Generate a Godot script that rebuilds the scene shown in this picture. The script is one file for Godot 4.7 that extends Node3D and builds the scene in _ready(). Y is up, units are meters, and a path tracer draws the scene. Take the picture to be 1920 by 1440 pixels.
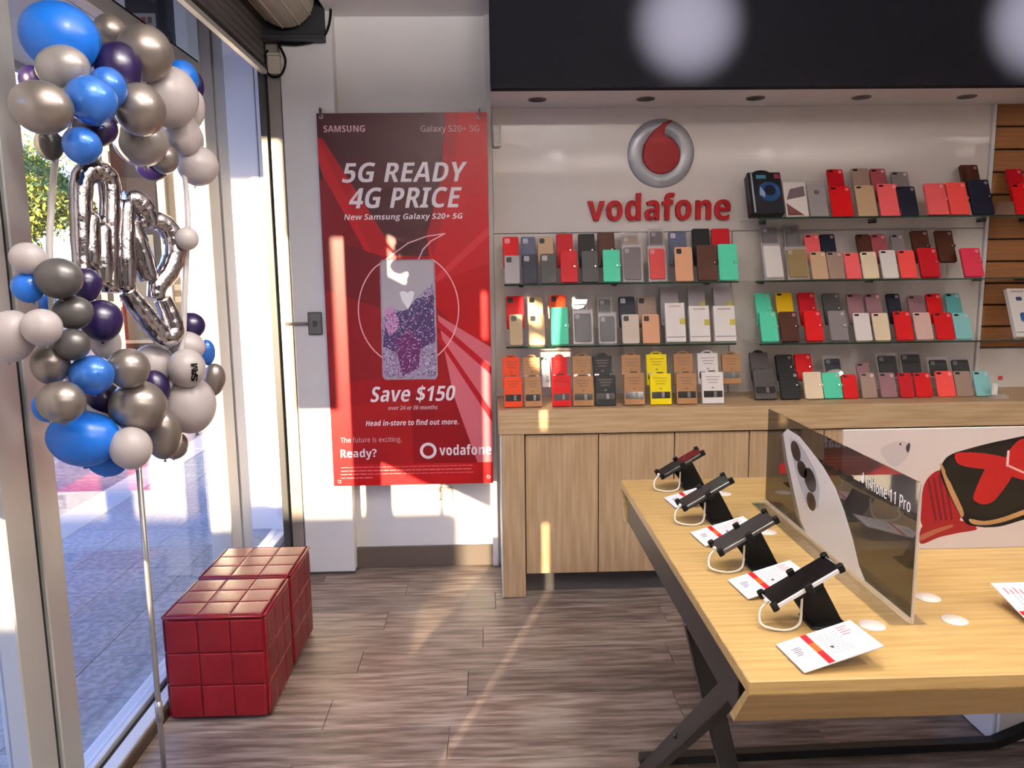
extends Node3D
# A phone shop interior: window with balloons, banner, display wall, table.

const F := 1455.6
const CAM := Vector3(0, 1.58, 0)
var CAMB := Basis.from_euler(Vector3(deg_to_rad(-8.236), deg_to_rad(-1.636), deg_to_rad(-0.761)))
var SUN_DIR := Vector3(0.319, -0.17, -0.948).normalized()
var M := {}
var cache := {}
var taken := {}
var rng := RandomNumberGenerator.new()

# ---------------------------------------------------------------- measuring
func ray(px: float, py: float) -> Vector3:
	return CAMB * Vector3((px - 960.0) / F, (720.0 - py) / F, -1.0)
func at(px: float, py: float, axis: String, v: float) -> Vector3:
	var d := ray(px, py)
	var i := "xyz".find(axis)
	return CAM + d * ((v - CAM[i]) / d[i])

# ---------------------------------------------------------------- naming
func numbered(n: String) -> String:
	if not taken.has(n):
		taken[n] = 0
		return n
	taken[n] += 1
	return "%s_%03d" % [n, taken[n]]
func thing(called: String, label: String, category: String, pos := Vector3.ZERO, group := "", rot := Vector3.ZERO) -> Node3D:
	var o := Node3D.new()
	o.name = numbered(called)
	add_child(o, true)
	o.position = pos
	o.rotation = rot
	tag(o, label, category, group)
	return o
func tag(o: Node, label: String, category: String, group := "") -> void:
	o.set_meta("label", label)
	o.set_meta("category", category)
	if group != "":
		o.set_meta("group", group)
func struct(called: String, label := "", category := "") -> Node3D:
	var o := Node3D.new()
	o.name = numbered(called)
	add_child(o, true)
	o.set_meta("kind", "structure")
	if label != "":
		tag(o, label, category)
	return o
func part(parent: Node, called: String, mesh: Mesh, m: Material, pos := Vector3.ZERO, rot := Vector3.ZERO, scl := Vector3.ONE) -> MeshInstance3D:
	var o := MeshInstance3D.new()
	o.name = called
	o.mesh = mesh
	o.material_override = m
	parent.add_child(o, true)
	o.position = pos
	o.rotation = rot
	o.scale = scl
	o.cast_shadow = GeometryInstance3D.SHADOW_CASTING_SETTING_ON
	return o
# box given by two corners, in the parent's space
func bx(parent: Node, called: String, a: Vector3, b: Vector3, m: Material, bev := 0.002) -> MeshInstance3D:
	return part(parent, called, boxm((b - a).abs(), bev), m, (a + b) / 2.0)

# ---------------------------------------------------------------- meshes
func tri(st: SurfaceTool, a: Vector3, b: Vector3, c: Vector3, center: Vector3) -> void:
	var n := (b - a).cross(c - a)
	if n.dot((a + b + c) / 3.0 - center) > 0.0:
		var t := b
		b = c
		c = t
	st.add_vertex(a)
	st.add_vertex(b)
	st.add_vertex(c)
func quad(st: SurfaceTool, a: Vector3, b: Vector3, c: Vector3, d: Vector3, center: Vector3) -> void:
	tri(st, a, b, c, center)
	tri(st, a, c, d, center)
func begin(flat := true) -> SurfaceTool:
	var st := SurfaceTool.new()
	st.begin(Mesh.PRIMITIVE_TRIANGLES)
	st.set_smooth_group(-1 if flat else 0)
	return st
func done(st: SurfaceTool) -> ArrayMesh:
	st.generate_normals()
	return st.commit()
func boxm(s: Vector3, bev := 0.002) -> ArrayMesh:
	var key := "b%.4f,%.4f,%.4f,%.4f" % [s.x, s.y, s.z, bev]
	if cache.has(key):
		return cache[key]
	bev = minf(bev, minf(s.x, minf(s.y, s.z)) * 0.45)
	var h := s / 2.0
	var k := h - Vector3.ONE * bev
	var st := begin()
	var o := Vector3.ZERO
	for ax in 3:
		var u := (ax + 1) % 3
		var v := (ax + 2) % 3
		for sg in [-1.0, 1.0]:
			var p := []
			for c in [[-1, -1], [1, -1], [1, 1], [-1, 1]]:
				var q := Vector3.ZERO
				q[ax] = sg * h[ax]
				q[u] = c[0] * k[u]
				q[v] = c[1] * k[v]
				p.append(q)
			quad(st, p[0], p[1], p[2], p[3], o)
	for ax in 3:      # edges along ax
		var u := (ax + 1) % 3
		var v := (ax + 2) % 3
		for su in [-1.0, 1.0]:
			for sv in [-1.0, 1.0]:
				var p := []
				for e in [[-1.0, 0], [1.0, 0], [1.0, 1], [-1.0, 1]]:
					var q := Vector3.ZERO
					q[ax] = e[0] * k[ax]
					q[u] = su * (h[u] if e[1] == 0 else k[u])
					q[v] = sv * (k[v] if e[1] == 0 else h[v])
					p.append(q)
				quad(st, p[0], p[1], p[2], p[3], o)
	for sx in [-1.0, 1.0]:
		for sy in [-1.0, 1.0]:
			for sz in [-1.0, 1.0]:
				tri(st, Vector3(sx * h.x, sy * k.y, sz * k.z), Vector3(sx * k.x, sy * h.y, sz * k.z), Vector3(sx * k.x, sy * k.y, sz * h.z), o)
	cache[key] = done(st)
	return cache[key]
# polygon in xy (any winding) with thickness t, from z=0 to z=t, edge chamfer bev on the front
func slab(pts: PackedVector2Array, t: float, bev := 0.0) -> ArrayMesh:
	var p := pts.duplicate()
	if Geometry2D.is_polygon_clockwise(p):
		p.reverse()
	var inner := p
	if bev > 0.0:
		inner = PackedVector2Array()
		var n := p.size()
		for i in n:
			var a := (p[i] - p[(i + n - 1) % n]).normalized()
			var b := (p[(i + 1) % n] - p[i]).normalized()
			var nn := (Vector2(-a.y, a.x) + Vector2(-b.y, b.x))
			nn = nn.normalized() * bev / maxf(0.5, nn.length() / 2.0)
			inner.append(p[i] + nn)
	var st := begin()
	var idx := Geometry2D.triangulate_polygon(inner)
	for i in range(0, idx.size(), 3):
		var a := inner[idx[i]]
		var b := inner[idx[i + 1]]
		var c := inner[idx[i + 2]]
		if (b - a).cross(c - a) > 0:
			var tmp := b
			b = c
			c = tmp
		for v in [a, b, c]:
			st.add_vertex(Vector3(v.x, v.y, t))
	idx = Geometry2D.triangulate_polygon(p)
	for i in range(0, idx.size(), 3):
		var a := p[idx[i]]
		var b := p[idx[i + 1]]
		var c := p[idx[i + 2]]
		if (b - a).cross(c - a) < 0:
			var tmp := b
			b = c
			c = tmp
		for v in [a, b, c]:
			st.add_vertex(Vector3(v.x, v.y, 0))
	var m := p.size()
	for i in m:
		var j := (i + 1) % m
		var zf := t - bev
		var a := Vector3(p[i].x, p[i].y, zf)
		var b := Vector3(p[j].x, p[j].y, zf)
		var c := Vector3(p[j].x, p[j].y, 0)
		var d := Vector3(p[i].x, p[i].y, 0)
		for v in [a, b, c, a, c, d]:
			st.add_vertex(v)
		if bev > 0.0:
			var e := Vector3(inner[i].x, inner[i].y, t)
			var f := Vector3(inner[j].x, inner[j].y, t)
			for v in [e, f, b, e, b, a]:
				st.add_vertex(v)
	return done(st)
func rrect(w: float, h: float, r: float, n := 4) -> PackedVector2Array:
	var out := PackedVector2Array()
	for q in 4:
		var c := Vector2([w / 2 - r, r - w / 2, r - w / 2, w / 2 - r][q], [h / 2 - r, h / 2 - r, r - h / 2, r - h / 2][q])
		for i in n + 1:
			var a := (q + float(i) / n) * PI / 2
			out.append(c + Vector2(cos(a), sin(a)) * r)
	return out
func rr(w: float, h: float, t: float, r: float, bev := 0.001) -> ArrayMesh:
	w = snappedf(w, 0.002)
	h = snappedf(h, 0.002)
	var key := "r%.4f,%.4f,%.4f,%.4f,%.4f" % [w, h, t, r, bev]
	if not cache.has(key):
		cache[key] = slab(rrect(w, h, r), t, bev)
	return cache[key]
func lathe(profile: Array, seg := 24, smooth := true) -> ArrayMesh:   # Vector2(radius, y)
	var st := begin(not smooth)
	for i in profile.size() - 1:
		var p: Vector2 = profile[i]
		var q: Vector2 = profile[i + 1]
		for s in seg:
			var a := TAU * s / seg
			var b := TAU * (s + 1) / seg
			var v := []
			for e in [[p, a], [p, b], [q, b], [q, a]]:
				v.append(Vector3(e[0].x * cos(e[1]), e[0].y, e[0].x * sin(e[1])))
			# outward: right-hand side of the profile going up
			var d := q - p
			var n2 := Vector2(d.y, -d.x)
			var m := (a + b) / 2.0
			var nrm := Vector3(n2.x * cos(m), n2.y, n2.x * sin(m))
			var ctr: Vector3 = (v[0] + v[2]) / 2.0 - nrm.normalized() * 0.01
			if p.x > 1e-6:
				tri(st, v[0], v[1], v[2], ctr)
			if q.x > 1e-6:
				tri(st, v[0], v[2], v[3], ctr)
	return done(st)
func tube(pts: Array, r, sides := 8, closed := false) -> ArrayMesh:
	var st := begin(false)
	var n := pts.size()
	var rings := []
	var up := Vector3.UP
	for i in n:
		var a: Vector3 = pts[(i + n - 1) % n] if closed or i > 0 else pts[i]
		var b: Vector3 = pts[(i + 1) % n] if closed or i < n - 1 else pts[i]
		var t := (b - a).normalized()
		if i == 0:
			up = Vector3.UP if absf(t.y) < 0.9 else Vector3.RIGHT
		var s := t.cross(up).normalized()
		up = s.cross(t).normalized()
		var ring := []
		var rad: float = r[i] if r is Array else r
		for k in sides:
			var ang := TAU * k / sides
			ring.append(pts[i] + (s * cos(ang) + up * sin(ang)) * rad)
		rings.append(ring)
	for i in (n if closed else n - 1):
		var j := (i + 1) % n
		var c: Vector3 = (pts[i] + pts[j]) / 2.0
		for k in sides:
			var l := (k + 1) % sides
			quad(st, rings[i][k], rings[i][l], rings[j][l], rings[j][k], c)
	if not closed:
		for e in [0, n - 1]:
			var c: Vector3 = pts[1] if e == 0 else pts[n - 2]
			for k in sides:
				tri(st, pts[e], rings[e][k], rings[e][(k + 1) % sides], c)
	return done(st)
func smooth_path(pts: Array, sub := 6) -> Array:
	var out := []
	var n := pts.size()
	for i in n - 1:
		var p0: Vector3 = pts[maxi(i - 1, 0)]
		var p1: Vector3 = pts[i]
		var p2: Vector3 = pts[i + 1]
		var p3: Vector3 = pts[mini(i + 2, n - 1)]
		for k in sub:
			out.append(p1.cubic_interpolate(p2, p0, p3, float(k) / sub))
	out.append(pts[n - 1])
	return out
func bar(parent: Node, called: String, a: Vector3, b: Vector3, w: float, h: float, m: Material) -> MeshInstance3D:   # square bar between two points
	var o := part(parent, called, boxm(Vector3(w, h, a.distance_to(b)), 0.002), m, (a + b) / 2.0)
	var d := (b - a).normalized()
	o.basis = Basis.looking_at(d, Vector3.UP if absf(d.y) < 0.95 else Vector3.RIGHT)
	return o
func face(w: float, h: float) -> QuadMesh:
	var q := QuadMesh.new()
	q.size = Vector2(w, h)
	return q

# ---------------------------------------------------------------- lettering
func font(bold: bool) -> SystemFont:
	var f := SystemFont.new()
	f.font_names = PackedStringArray(["Droid Sans"])
	f.font_weight = 700 if bold else 400
	return f
# lettering whose box runs from lo to hi in the parent's xy, standing on the plane z
func words(parent: Node, called: String, text: String, lo: Vector2, hi: Vector2, z: float, m: Material, bold := true, slant := 0.0, depth := 0.0006) -> MeshInstance3D:
	var t := TextMesh.new()
	t.text = text
	t.font = font(bold)
	t.font_size = 64
	t.pixel_size = 0.01
	t.depth = 0.02
	t.curve_step = 2.0
	t.horizontal_alignment = HORIZONTAL_ALIGNMENT_LEFT
	var bb := t.get_aabb()
	var o := part(parent, called, t, m)
	var sy := (hi.y - lo.y) / bb.size.y
	var shear := slant * sy
	var sx := (hi.x - lo.x - slant * (hi.y - lo.y)) / bb.size.x
	o.basis = Basis(Vector3(sx, 0, 0), Vector3(shear, sy, 0), Vector3(0, 0, depth / 0.02))
	o.position = Vector3(lo.x, lo.y, z) - o.basis * Vector3(bb.position.x, bb.position.y, bb.position.z)
	return o

# ---------------------------------------------------------------- pictures
func fill_poly(im: Image, pts: Array, c: Color) -> void:
	var y0 := 1e9
	var y1 := -1e9
	for p in pts:
		y0 = minf(y0, p.y)
		y1 = maxf(y1, p.y)
	var n := pts.size()
	for y in range(maxi(0, int(y0)), mini(im.get_height() - 1, int(y1)) + 1):
		var xs := []
		var yy := y + 0.5
		for i in n:
			var a: Vector2 = pts[i]
			var b: Vector2 = pts[(i + 1) % n]
			if (a.y <= yy) != (b.y <= yy):
				xs.append(a.x + (yy - a.y) / (b.y - a.y) * (b.x - a.x))
		xs.sort()
		for k in range(0, xs.size() - 1, 2):
			var x0 := maxi(0, roundi(xs[k]))
			var x1 := mini(im.get_width(), roundi(xs[k + 1]))
			if x1 > x0:
				im.fill_rect(Rect2i(x0, y, x1 - x0, 1), c)
func stroke(im: Image, pts: Array, w: float, c: Color) -> void:
	for i in pts.size() - 1:
		var a: Vector2 = pts[i]
		var b: Vector2 = pts[i + 1]
		var d := (b - a).normalized() * w / 2
		var s := Vector2(-d.y, d.x)
		fill_poly(im, [a - d + s, b + d + s, b + d - s, a - d - s], c)
func ellipse(c: Vector2, rx: float, ry: float, n := 40, turn := 0.0) -> Array:
	var out := []
	for i in n:
		var a := TAU * i / n
		out.append(c + Vector2(cos(a) * rx, sin(a) * ry).rotated(turn))
	return out
func speckle(im: Image, poly: Array, cols: Array, count: int, size: int, seedv: int) -> void:
	var r := RandomNumberGenerator.new()
	r.seed = seedv
	var pp := PackedVector2Array(poly)
	var bb := Rect2(pp[0], Vector2.ZERO)
	for p in pp:
		bb = bb.expand(p)
	for i in count:
		var p := bb.position + Vector2(r.randf() * bb.size.x, r.randf() * bb.size.y)
		if Geometry2D.is_point_in_polygon(p, pp):
			var s := r.randi_range(1, size)
			im.fill_rect(Rect2i(int(p.x), int(p.y), s, s), cols[r.randi() % cols.size()])
func picture(im: Image, rough := 0.3) -> StandardMaterial3D:
	var m := StandardMaterial3D.new()
	m.albedo_texture = ImageTexture.create_from_image(im)
	m.roughness = rough
	return m

# ---------------------------------------------------------------- materials
func mat(c: Color, rough := 0.5, metal := 0.0, spec := 0.5) -> StandardMaterial3D:
	var key := "m%s,%.2f,%.2f,%.2f" % [c.to_html(), rough, metal, spec]
	if cache.has(key):
		return cache[key]
	var m := StandardMaterial3D.new()
	m.albedo_color = c
	m.roughness = rough
	m.metallic = metal
	m.metallic_specular = spec
	cache[key] = m
	return m
func clear(c: Color, alpha: float, rough := 0.02) -> StandardMaterial3D:
	var m := StandardMaterial3D.new()
	m.albedo_color = Color(c.r, c.g, c.b, alpha)
	m.transparency = BaseMaterial3D.TRANSPARENCY_ALPHA
	m.roughness = rough
	return m
func noise_tex(freq: float, oct: int, cols: Array, offs: Array, seedv: int, w := 512, h := 512) -> NoiseTexture2D:
	var n := FastNoiseLite.new()
	n.noise_type = FastNoiseLite.TYPE_SIMPLEX_SMOOTH
	n.frequency = freq
	n.fractal_octaves = oct
	n.seed = seedv
	var t := NoiseTexture2D.new()
	t.width = w
	t.height = h
	t.seamless = true
	t.noise = n
	var g := Gradient.new()
	g.offsets = PackedFloat32Array(offs)
	g.colors = PackedColorArray(cols)
	t.color_ramp = g
	return t
func grain(tex: Texture2D, scale: Vector3, offset: Vector3, tint: Color, rough: float) -> StandardMaterial3D:
	var m := StandardMaterial3D.new()
	m.albedo_texture = tex
	m.albedo_color = tint
	m.roughness = rough
	m.uv1_triplanar = true
	m.uv1_world_triplanar = true
	m.uv1_scale = scale
	m.uv1_offset = offset
	return m
func make_materials() -> void:
	M.white = mat(Color(0.86, 0.85, 0.85), 0.55)
	M.ceil = mat(Color(0.90, 0.88, 0.87), 0.7)
	M.gloss = mat(Color(0.84, 0.81, 0.79), 0.06)
	M.alu = mat(Color(0.78, 0.79, 0.78), 0.38, 0.35)
	M.aludark = mat(Color(0.42, 0.42, 0.43), 0.4, 0.4)
	M.black = mat(Color(0.022, 0.022, 0.025), 0.5, 0.0, 0.25)
	M.gasket = mat(Color(0.04, 0.045, 0.05), 0.7)
	M.glass = clear(Color(0.9, 0.96, 0.97), 0.01)
	M.charcoal = mat(Color(0.12, 0.12, 0.145), 0.6, 0.0, 0.12)
	M.skirt = mat(Color(0.30, 0.26, 0.24), 0.5)
	M.kick = mat(Color(0.25, 0.24, 0.245), 0.45)
	M.red = mat(Color(0.58, 0.015, 0.06), 0.5, 0.0, 0.3)
	M.print_white = mat(Color(0.93, 0.9, 0.9), 0.35)
	M.plastic = mat(Color(0.88, 0.87, 0.85), 0.4)
	M.acrylic = clear(Color(0.97, 0.98, 0.98), 0.03)
	M.shelfglass = clear(Color(0.62, 0.8, 0.72), 0.14)
	M.shelfedge = clear(Color(0.05, 0.2, 0.14), 0.75, 0.1)
	M.oak_tex = noise_tex(0.012, 5, [Color(0.72, 0.60, 0.44), Color(0.77, 0.655, 0.50), Color(0.81, 0.70, 0.545)], [0.2, 0.5, 0.8], 3)
	M.floor_tex = noise_tex(0.011, 6, [Color(0.40, 0.33, 0.295), Color(0.52, 0.445, 0.40), Color(0.60, 0.53, 0.485), Color(0.68, 0.615, 0.565)], [0.22, 0.42, 0.6, 0.8], 8, 1024, 1024)
	M.pave_tex = noise_tex(0.03, 4, [Color(0.42, 0.46, 0.49), Color(0.53, 0.57, 0.60)], [0.3, 0.7], 5)
	# cabinet oak: vertical grain; worktop: grain along x; table: yellower
	M.oak_v = grain(M.oak_tex, Vector3(6, 0.35, 6), Vector3.ZERO, Color(0.90, 0.89, 0.90), 0.5)
	M.oak_h = grain(M.oak_tex, Vector3(0.35, 7, 7), Vector3(0.3, 0, 0), Color(0.92, 0.91, 0.91), 0.5)
	M.oak_t = grain(M.oak_tex, Vector3(0.5, 7, 7), Vector3(0.1, 0.4, 0), Color(0.88, 0.86, 0.735), 0.4)
	M.slat = grain(M.oak_tex, Vector3(0.4, 7, 7), Vector3(0.7, 0, 0), Color(0.66, 0.49, 0.31), 0.55)

# ================================================================ build
func _ready() -> void:
	rng.seed = 11
	# camera
	var cam := Camera3D.new()
	cam.name = "camera"
	cam.position = CAM
	cam.basis = CAMB
	cam.fov = rad_to_deg(2.0 * atan(720.0 / F))
	cam.near = 0.05
	cam.far = 200.0
	add_child(cam)
	cam.current = true
	# sky and exposure
	var we := WorldEnvironment.new()
	we.name = "world_environment"
	var env := Environment.new()
	var sm := ProceduralSkyMaterial.new()
	sm.sky_top_color = Color(0.33, 0.51, 0.90)
	sm.sky_horizon_color = Color(0.80, 0.86, 0.95)
	sm.sky_curve = 0.2
	sm.ground_bottom_color = Color(0.25, 0.25, 0.26)
	sm.ground_horizon_color = Color(0.6, 0.62, 0.66)
	sm.energy_multiplier = 4.5
	var sky := Sky.new()
	sky.sky_material = sm
	env.background_mode = Environment.BG_SKY
	env.sky = sky
	env.tonemap_mode = Environment.TONE_MAPPER_LINEAR
	env.tonemap_exposure = 1.0
	env.sdfgi_enabled = true
	env.ssao_enabled = true
	env.ssil_enabled = true
	we.environment = env
	add_child(we)
	# low sun from the street side, behind the viewer
	var sun := DirectionalLight3D.new()
	sun.name = "sun"
	sun.basis = Basis.looking_at(SUN_DIR, Vector3.UP)
	sun.light_color = Color(1.0, 0.90, 0.74)
	sun.light_energy = 11.0
	sun.light_angular_distance = 0.5
	sun.shadow_enabled = true
	sun.sky_mode = DirectionalLight3D.SKY_MODE_LIGHT_ONLY
	add_child(sun)
	make_materials()
	build_ceiling_lamps()
	build_shell()
	build_window()
	build_street()
	build_wall_unit()
	build_banner()
	build_ottomans()
	build_table()
	build_stock()
	build_balloons()
	build_small()

# ---------------------------------------------------------------- lamps
func build_ceiling_lamps() -> void:
	var glow := StandardMaterial3D.new()
	glow.albedo_color = Color(0.9, 0.88, 0.85)
	glow.emission_enabled = true
	glow.emission = Color(1.0, 0.93, 0.86)
	glow.emission_energy_multiplier = 6.0
	var ring := lathe([Vector2(0.085, 0.0), Vector2(0.085, -0.008), Vector2(0.1, -0.008), Vector2(0.105, 0.0)].duplicate(), 24)
	var disc := lathe([Vector2(0.0, -0.004), Vector2(0.085, -0.004), Vector2(0.085, 0.002), Vector2(0.0, 0.002)], 24)
	for p in [Vector2(0.75, -1.75), Vector2(3.0, -1.75), Vector2(0.75, 0.45), Vector2(3.0, 0.45), Vector2(5.2, 0.45), Vector2(1.9, 2.2), Vector2(-0.35, -1.2)]:
		var t := thing("ceiling_downlight", "round white recessed downlight glowing in the shop ceiling", "ceiling light", Vector3(p.x, 2.832, p.y), "recessed downlights in the shop ceiling")
		part(t, "trim_ring", ring, M.plastic)
		part(t, "diffuser", disc, glow)
		var l := SpotLight3D.new()
		l.name = "downlight"
		t.add_child(l, true)
		l.position = Vector3(0, -0.02, 0)
		l.rotation = Vector3(-PI / 2, 0, 0)
		l.spot_angle = 85.0
		l.spot_angle_attenuation = 0.8
		l.spot_range = 12.0
		l.spot_attenuation = 2.0
		l.light_size = 0.08
		l.light_color = Color(1.0, 0.975, 0.95)
		l.light_energy = 1.6
		l.shadow_enabled = true
	# added pendants out of view, brightening the ceiling for soft fill
	for p in [Vector3(0.2, 2.45, -1.1), Vector3(3.4, 2.45, 0.7), Vector3(1.2, 2.45, 1.2)]:
		var t := thing("added_uplight_pendant", "added unseen linear uplight that brightens the shop ceiling", "ceiling light", p, "added uplights under the ceiling")
		bx(t, "trough", Vector3(-0.6, -0.03, -0.06), Vector3(0.6, 0.0, 0.06), M.plastic, 0.006)
		bx(t, "light_strip", Vector3(-0.58, 0.0, -0.045), Vector3(0.58, 0.006, 0.045), glow, 0.0)
		for x in [-0.5, 0.5]:
			bx(t, "suspension_wire", Vector3(x - 0.002, 0.0, -0.002), Vector3(x + 0.002, 0.382, 0.002), M.aludark, 0.0)
		var l := AreaLight3D.new()
		l.name = "uplight"
		t.add_child(l, true)
		l.position = Vector3(0, 0.02, 0)
		l.rotation = Vector3(PI / 2, 0, 0)
		l.area_size = Vector2(1.16, 0.09)
		l.area_range = 12.0
		l.area_attenuation = 2.0
		l.light_color = Color(1.0, 0.975, 0.95)
		l.light_energy = 25.0
		l.shadow_enabled = true
	# track spots that wash the dark bulkhead
	for x in [0.93, 2.52]:
		var a := Vector3(x, 2.70, -2.75)
		var aim := Vector3(x - 0.02, 2.66, -3.6)
		var t := thing("track_spotlight", "white cylindrical ceiling spotlight aimed at the charcoal bulkhead", "ceiling light", a, "spotlights aimed at the bulkhead")
		var d := (aim - a).normalized()
		var b := Basis.looking_at(d, Vector3.UP)
		var body := part(t, "lamp_housing", lathe([Vector2(0.0, 0.14), Vector2(0.035, 0.14), Vector2(0.04, 0.0), Vector2(0.036, 0.0), Vector2(0.03, 0.12)].duplicate(), 20), M.plastic)
		body.basis = b * Basis(Vector3.RIGHT, PI / 2)
		var face_m := part(t, "lens", lathe([Vector2(0, 0.0), Vector2(0.034, 0.0), Vector2(0.034, 0.006), Vector2(0, 0.006)], 20), glow)
		face_m.basis = b * Basis(Vector3.RIGHT, PI / 2)
		face_m.position = b * Vector3(0, 0, 0.012)
		bx(t, "ceiling_bracket", Vector3(-0.01, 0.0, 0.06), Vector3(0.01, 0.131, 0.08), M.plastic)
		var l := SpotLight3D.new()
		l.name = "spot_beam"
		t.add_child(l, true)
		l.basis = b
		l.position = b * Vector3(0, 0, -0.03)
		l.spot_angle = 19.0
		l.spot_angle_attenuation = 1.0
		l.spot_range = 8.0
		l.light_size = 0.03
		l.light_color = Color(1.0, 0.97, 0.96)
		l.light_energy = 15.0
		l.shadow_enabled = true

# ---------------------------------------------------------------- shell
func build_shell() -> void:
	# floor: screed with vinyl planks laid along x
	var fl := struct("floor", "grey brown wood-look vinyl plank floor", "floor")
	bx(fl, "screed", Vector3(-1.40, -0.15, -4.25), Vector3(6.6, -0.005, 3.4), mat(Color(0.16, 0.13, 0.12), 0.8), 0.0)
	var fm := []
	for i in 6:
		var k: float = [1.0, 0.9, 0.97, 1.08, 0.86, 1.04][i]
		fm.append(grain(M.floor_tex, Vector3(0.26, 1, 2.3), Vector3(0.17 * i, 0, 0.37 * i), Color(k * 0.85, k * 0.865, k * 0.875), 0.42))
	var row := 0
	var z := -4.06
	while z < 3.3:
		var x := -1.185
		var first := fmod(row * 0.47, 1.0)
		while x < 4.4:
			var len := 1.28 if x > -1.1 else 0.3 + first * 0.95
			bx(fl, "plank", Vector3(x + 0.0008, -0.005, z + 0.0008), Vector3(x + len - 0.0008, 0.0, z + 0.1892), fm[rng.randi() % 6], 0.0012)
			x += len
		z += 0.19
		row += 1
	# ceiling, with a higher recess over the shutter drum
	var ce := struct("ceiling", "plain white plasterboard ceiling", "ceiling")
	bx(ce, "board", Vector3(-0.76, 2.832, -4.25), Vector3(6.6, 2.98, 3.4), M.ceil, 0.0)
	bx(ce, "recess_board", Vector3(-1.45, 3.2, -4.25), Vector3(-0.70, 3.35, 3.4), M.ceil, 0.0)
	bx(ce, "recess_side", Vector3(-0.76, 2.98, -4.25), Vector3(-0.70, 3.2, 3.4), M.ceil, 0.0)
	# walls
	var wb := struct("wall_back", "white painted end wall behind the red banner", "wall")
	bx(wb, "board", Vector3(-1.095, -0.1, -4.25), Vector3(6.6, 3.3, -4.063), M.white, 0.0)
	bx(wb, "recess_cheek", Vector3(-1.095, -0.1, -4.7), Vector3(-1.04, 3.3, -4.25), M.white, 0.0)
	bx(wb, "recess_end", Vector3(-1.345, -0.1, -4.7), Vector3(-1.095, 3.3, -4.6), M.white, 0.0)
	bx(wb, "recess_head", Vector3(-1.345, 2.78, -4.6), Vector3(-1.095, 3.35, -4.06), M.white, 0.0)
	bx(wb, "recess_floor", Vector3(-1.345, -0.1, -4.6), Vector3(-1.095, 0.0, -4.02), M.kick, 0.0)
	bx(wb, "column", Vector3(-0.99, 0.012, -4.07), Vector3(-0.735, 2.832, -3.972), M.white, 0.003)
	bx(wb, "column_foot", Vector3(-0.985, 0.0, -4.07), Vector3(-0.74, 0.012, -3.978), M.kick, 0.001)
	bx(wb, "edge_trim", Vector3(0.0, 0.0, -4.07), Vector3(0.03, 2.832, -4.035), M.white, 0.002)
	var wr := struct("wall_right", "plain white shop wall", "wall")
	bx(wr, "board", Vector3(6.5, -0.1, -4.25), Vector3(6.65, 3.0, 3.4), M.white, 0.0)
	var wf := struct("wall_front", "plain grey shop wall", "wall")
	bx(wf, "board", Vector3(-1.45, -0.1, 3.3), Vector3(6.65, 3.35, 3.45), mat(Color(0.42, 0.40, 0.40), 0.6), 0.0)
	var sk := struct("baseboard_back", "dark taupe skirting board", "skirting board")
	bx(sk, "board", Vector3(-0.735, 0.0, -4.065), Vector3(0.0, 0.115, -4.048), M.skirt, 0.002)
	# bulkhead above the display unit
	var bh := struct("ceiling_bulkhead", "charcoal bulkhead over the display wall", "bulkhead")
	bx(bh, "fascia", Vector3(0.026, 2.386, -3.66), Vector3(6.5, 2.84, -3.605), M.charcoal, 0.002)
	bx(bh, "soffit", Vector3(0.026, 2.392, -4.07), Vector3(6.5, 2.43, -3.66), M.ceil, 0.001)
	bx(bh, "end_panel", Vector3(0.026, 2.43, -4.07), Vector3(0.06, 2.84, -3.66), M.charcoal, 0.001)

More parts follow.
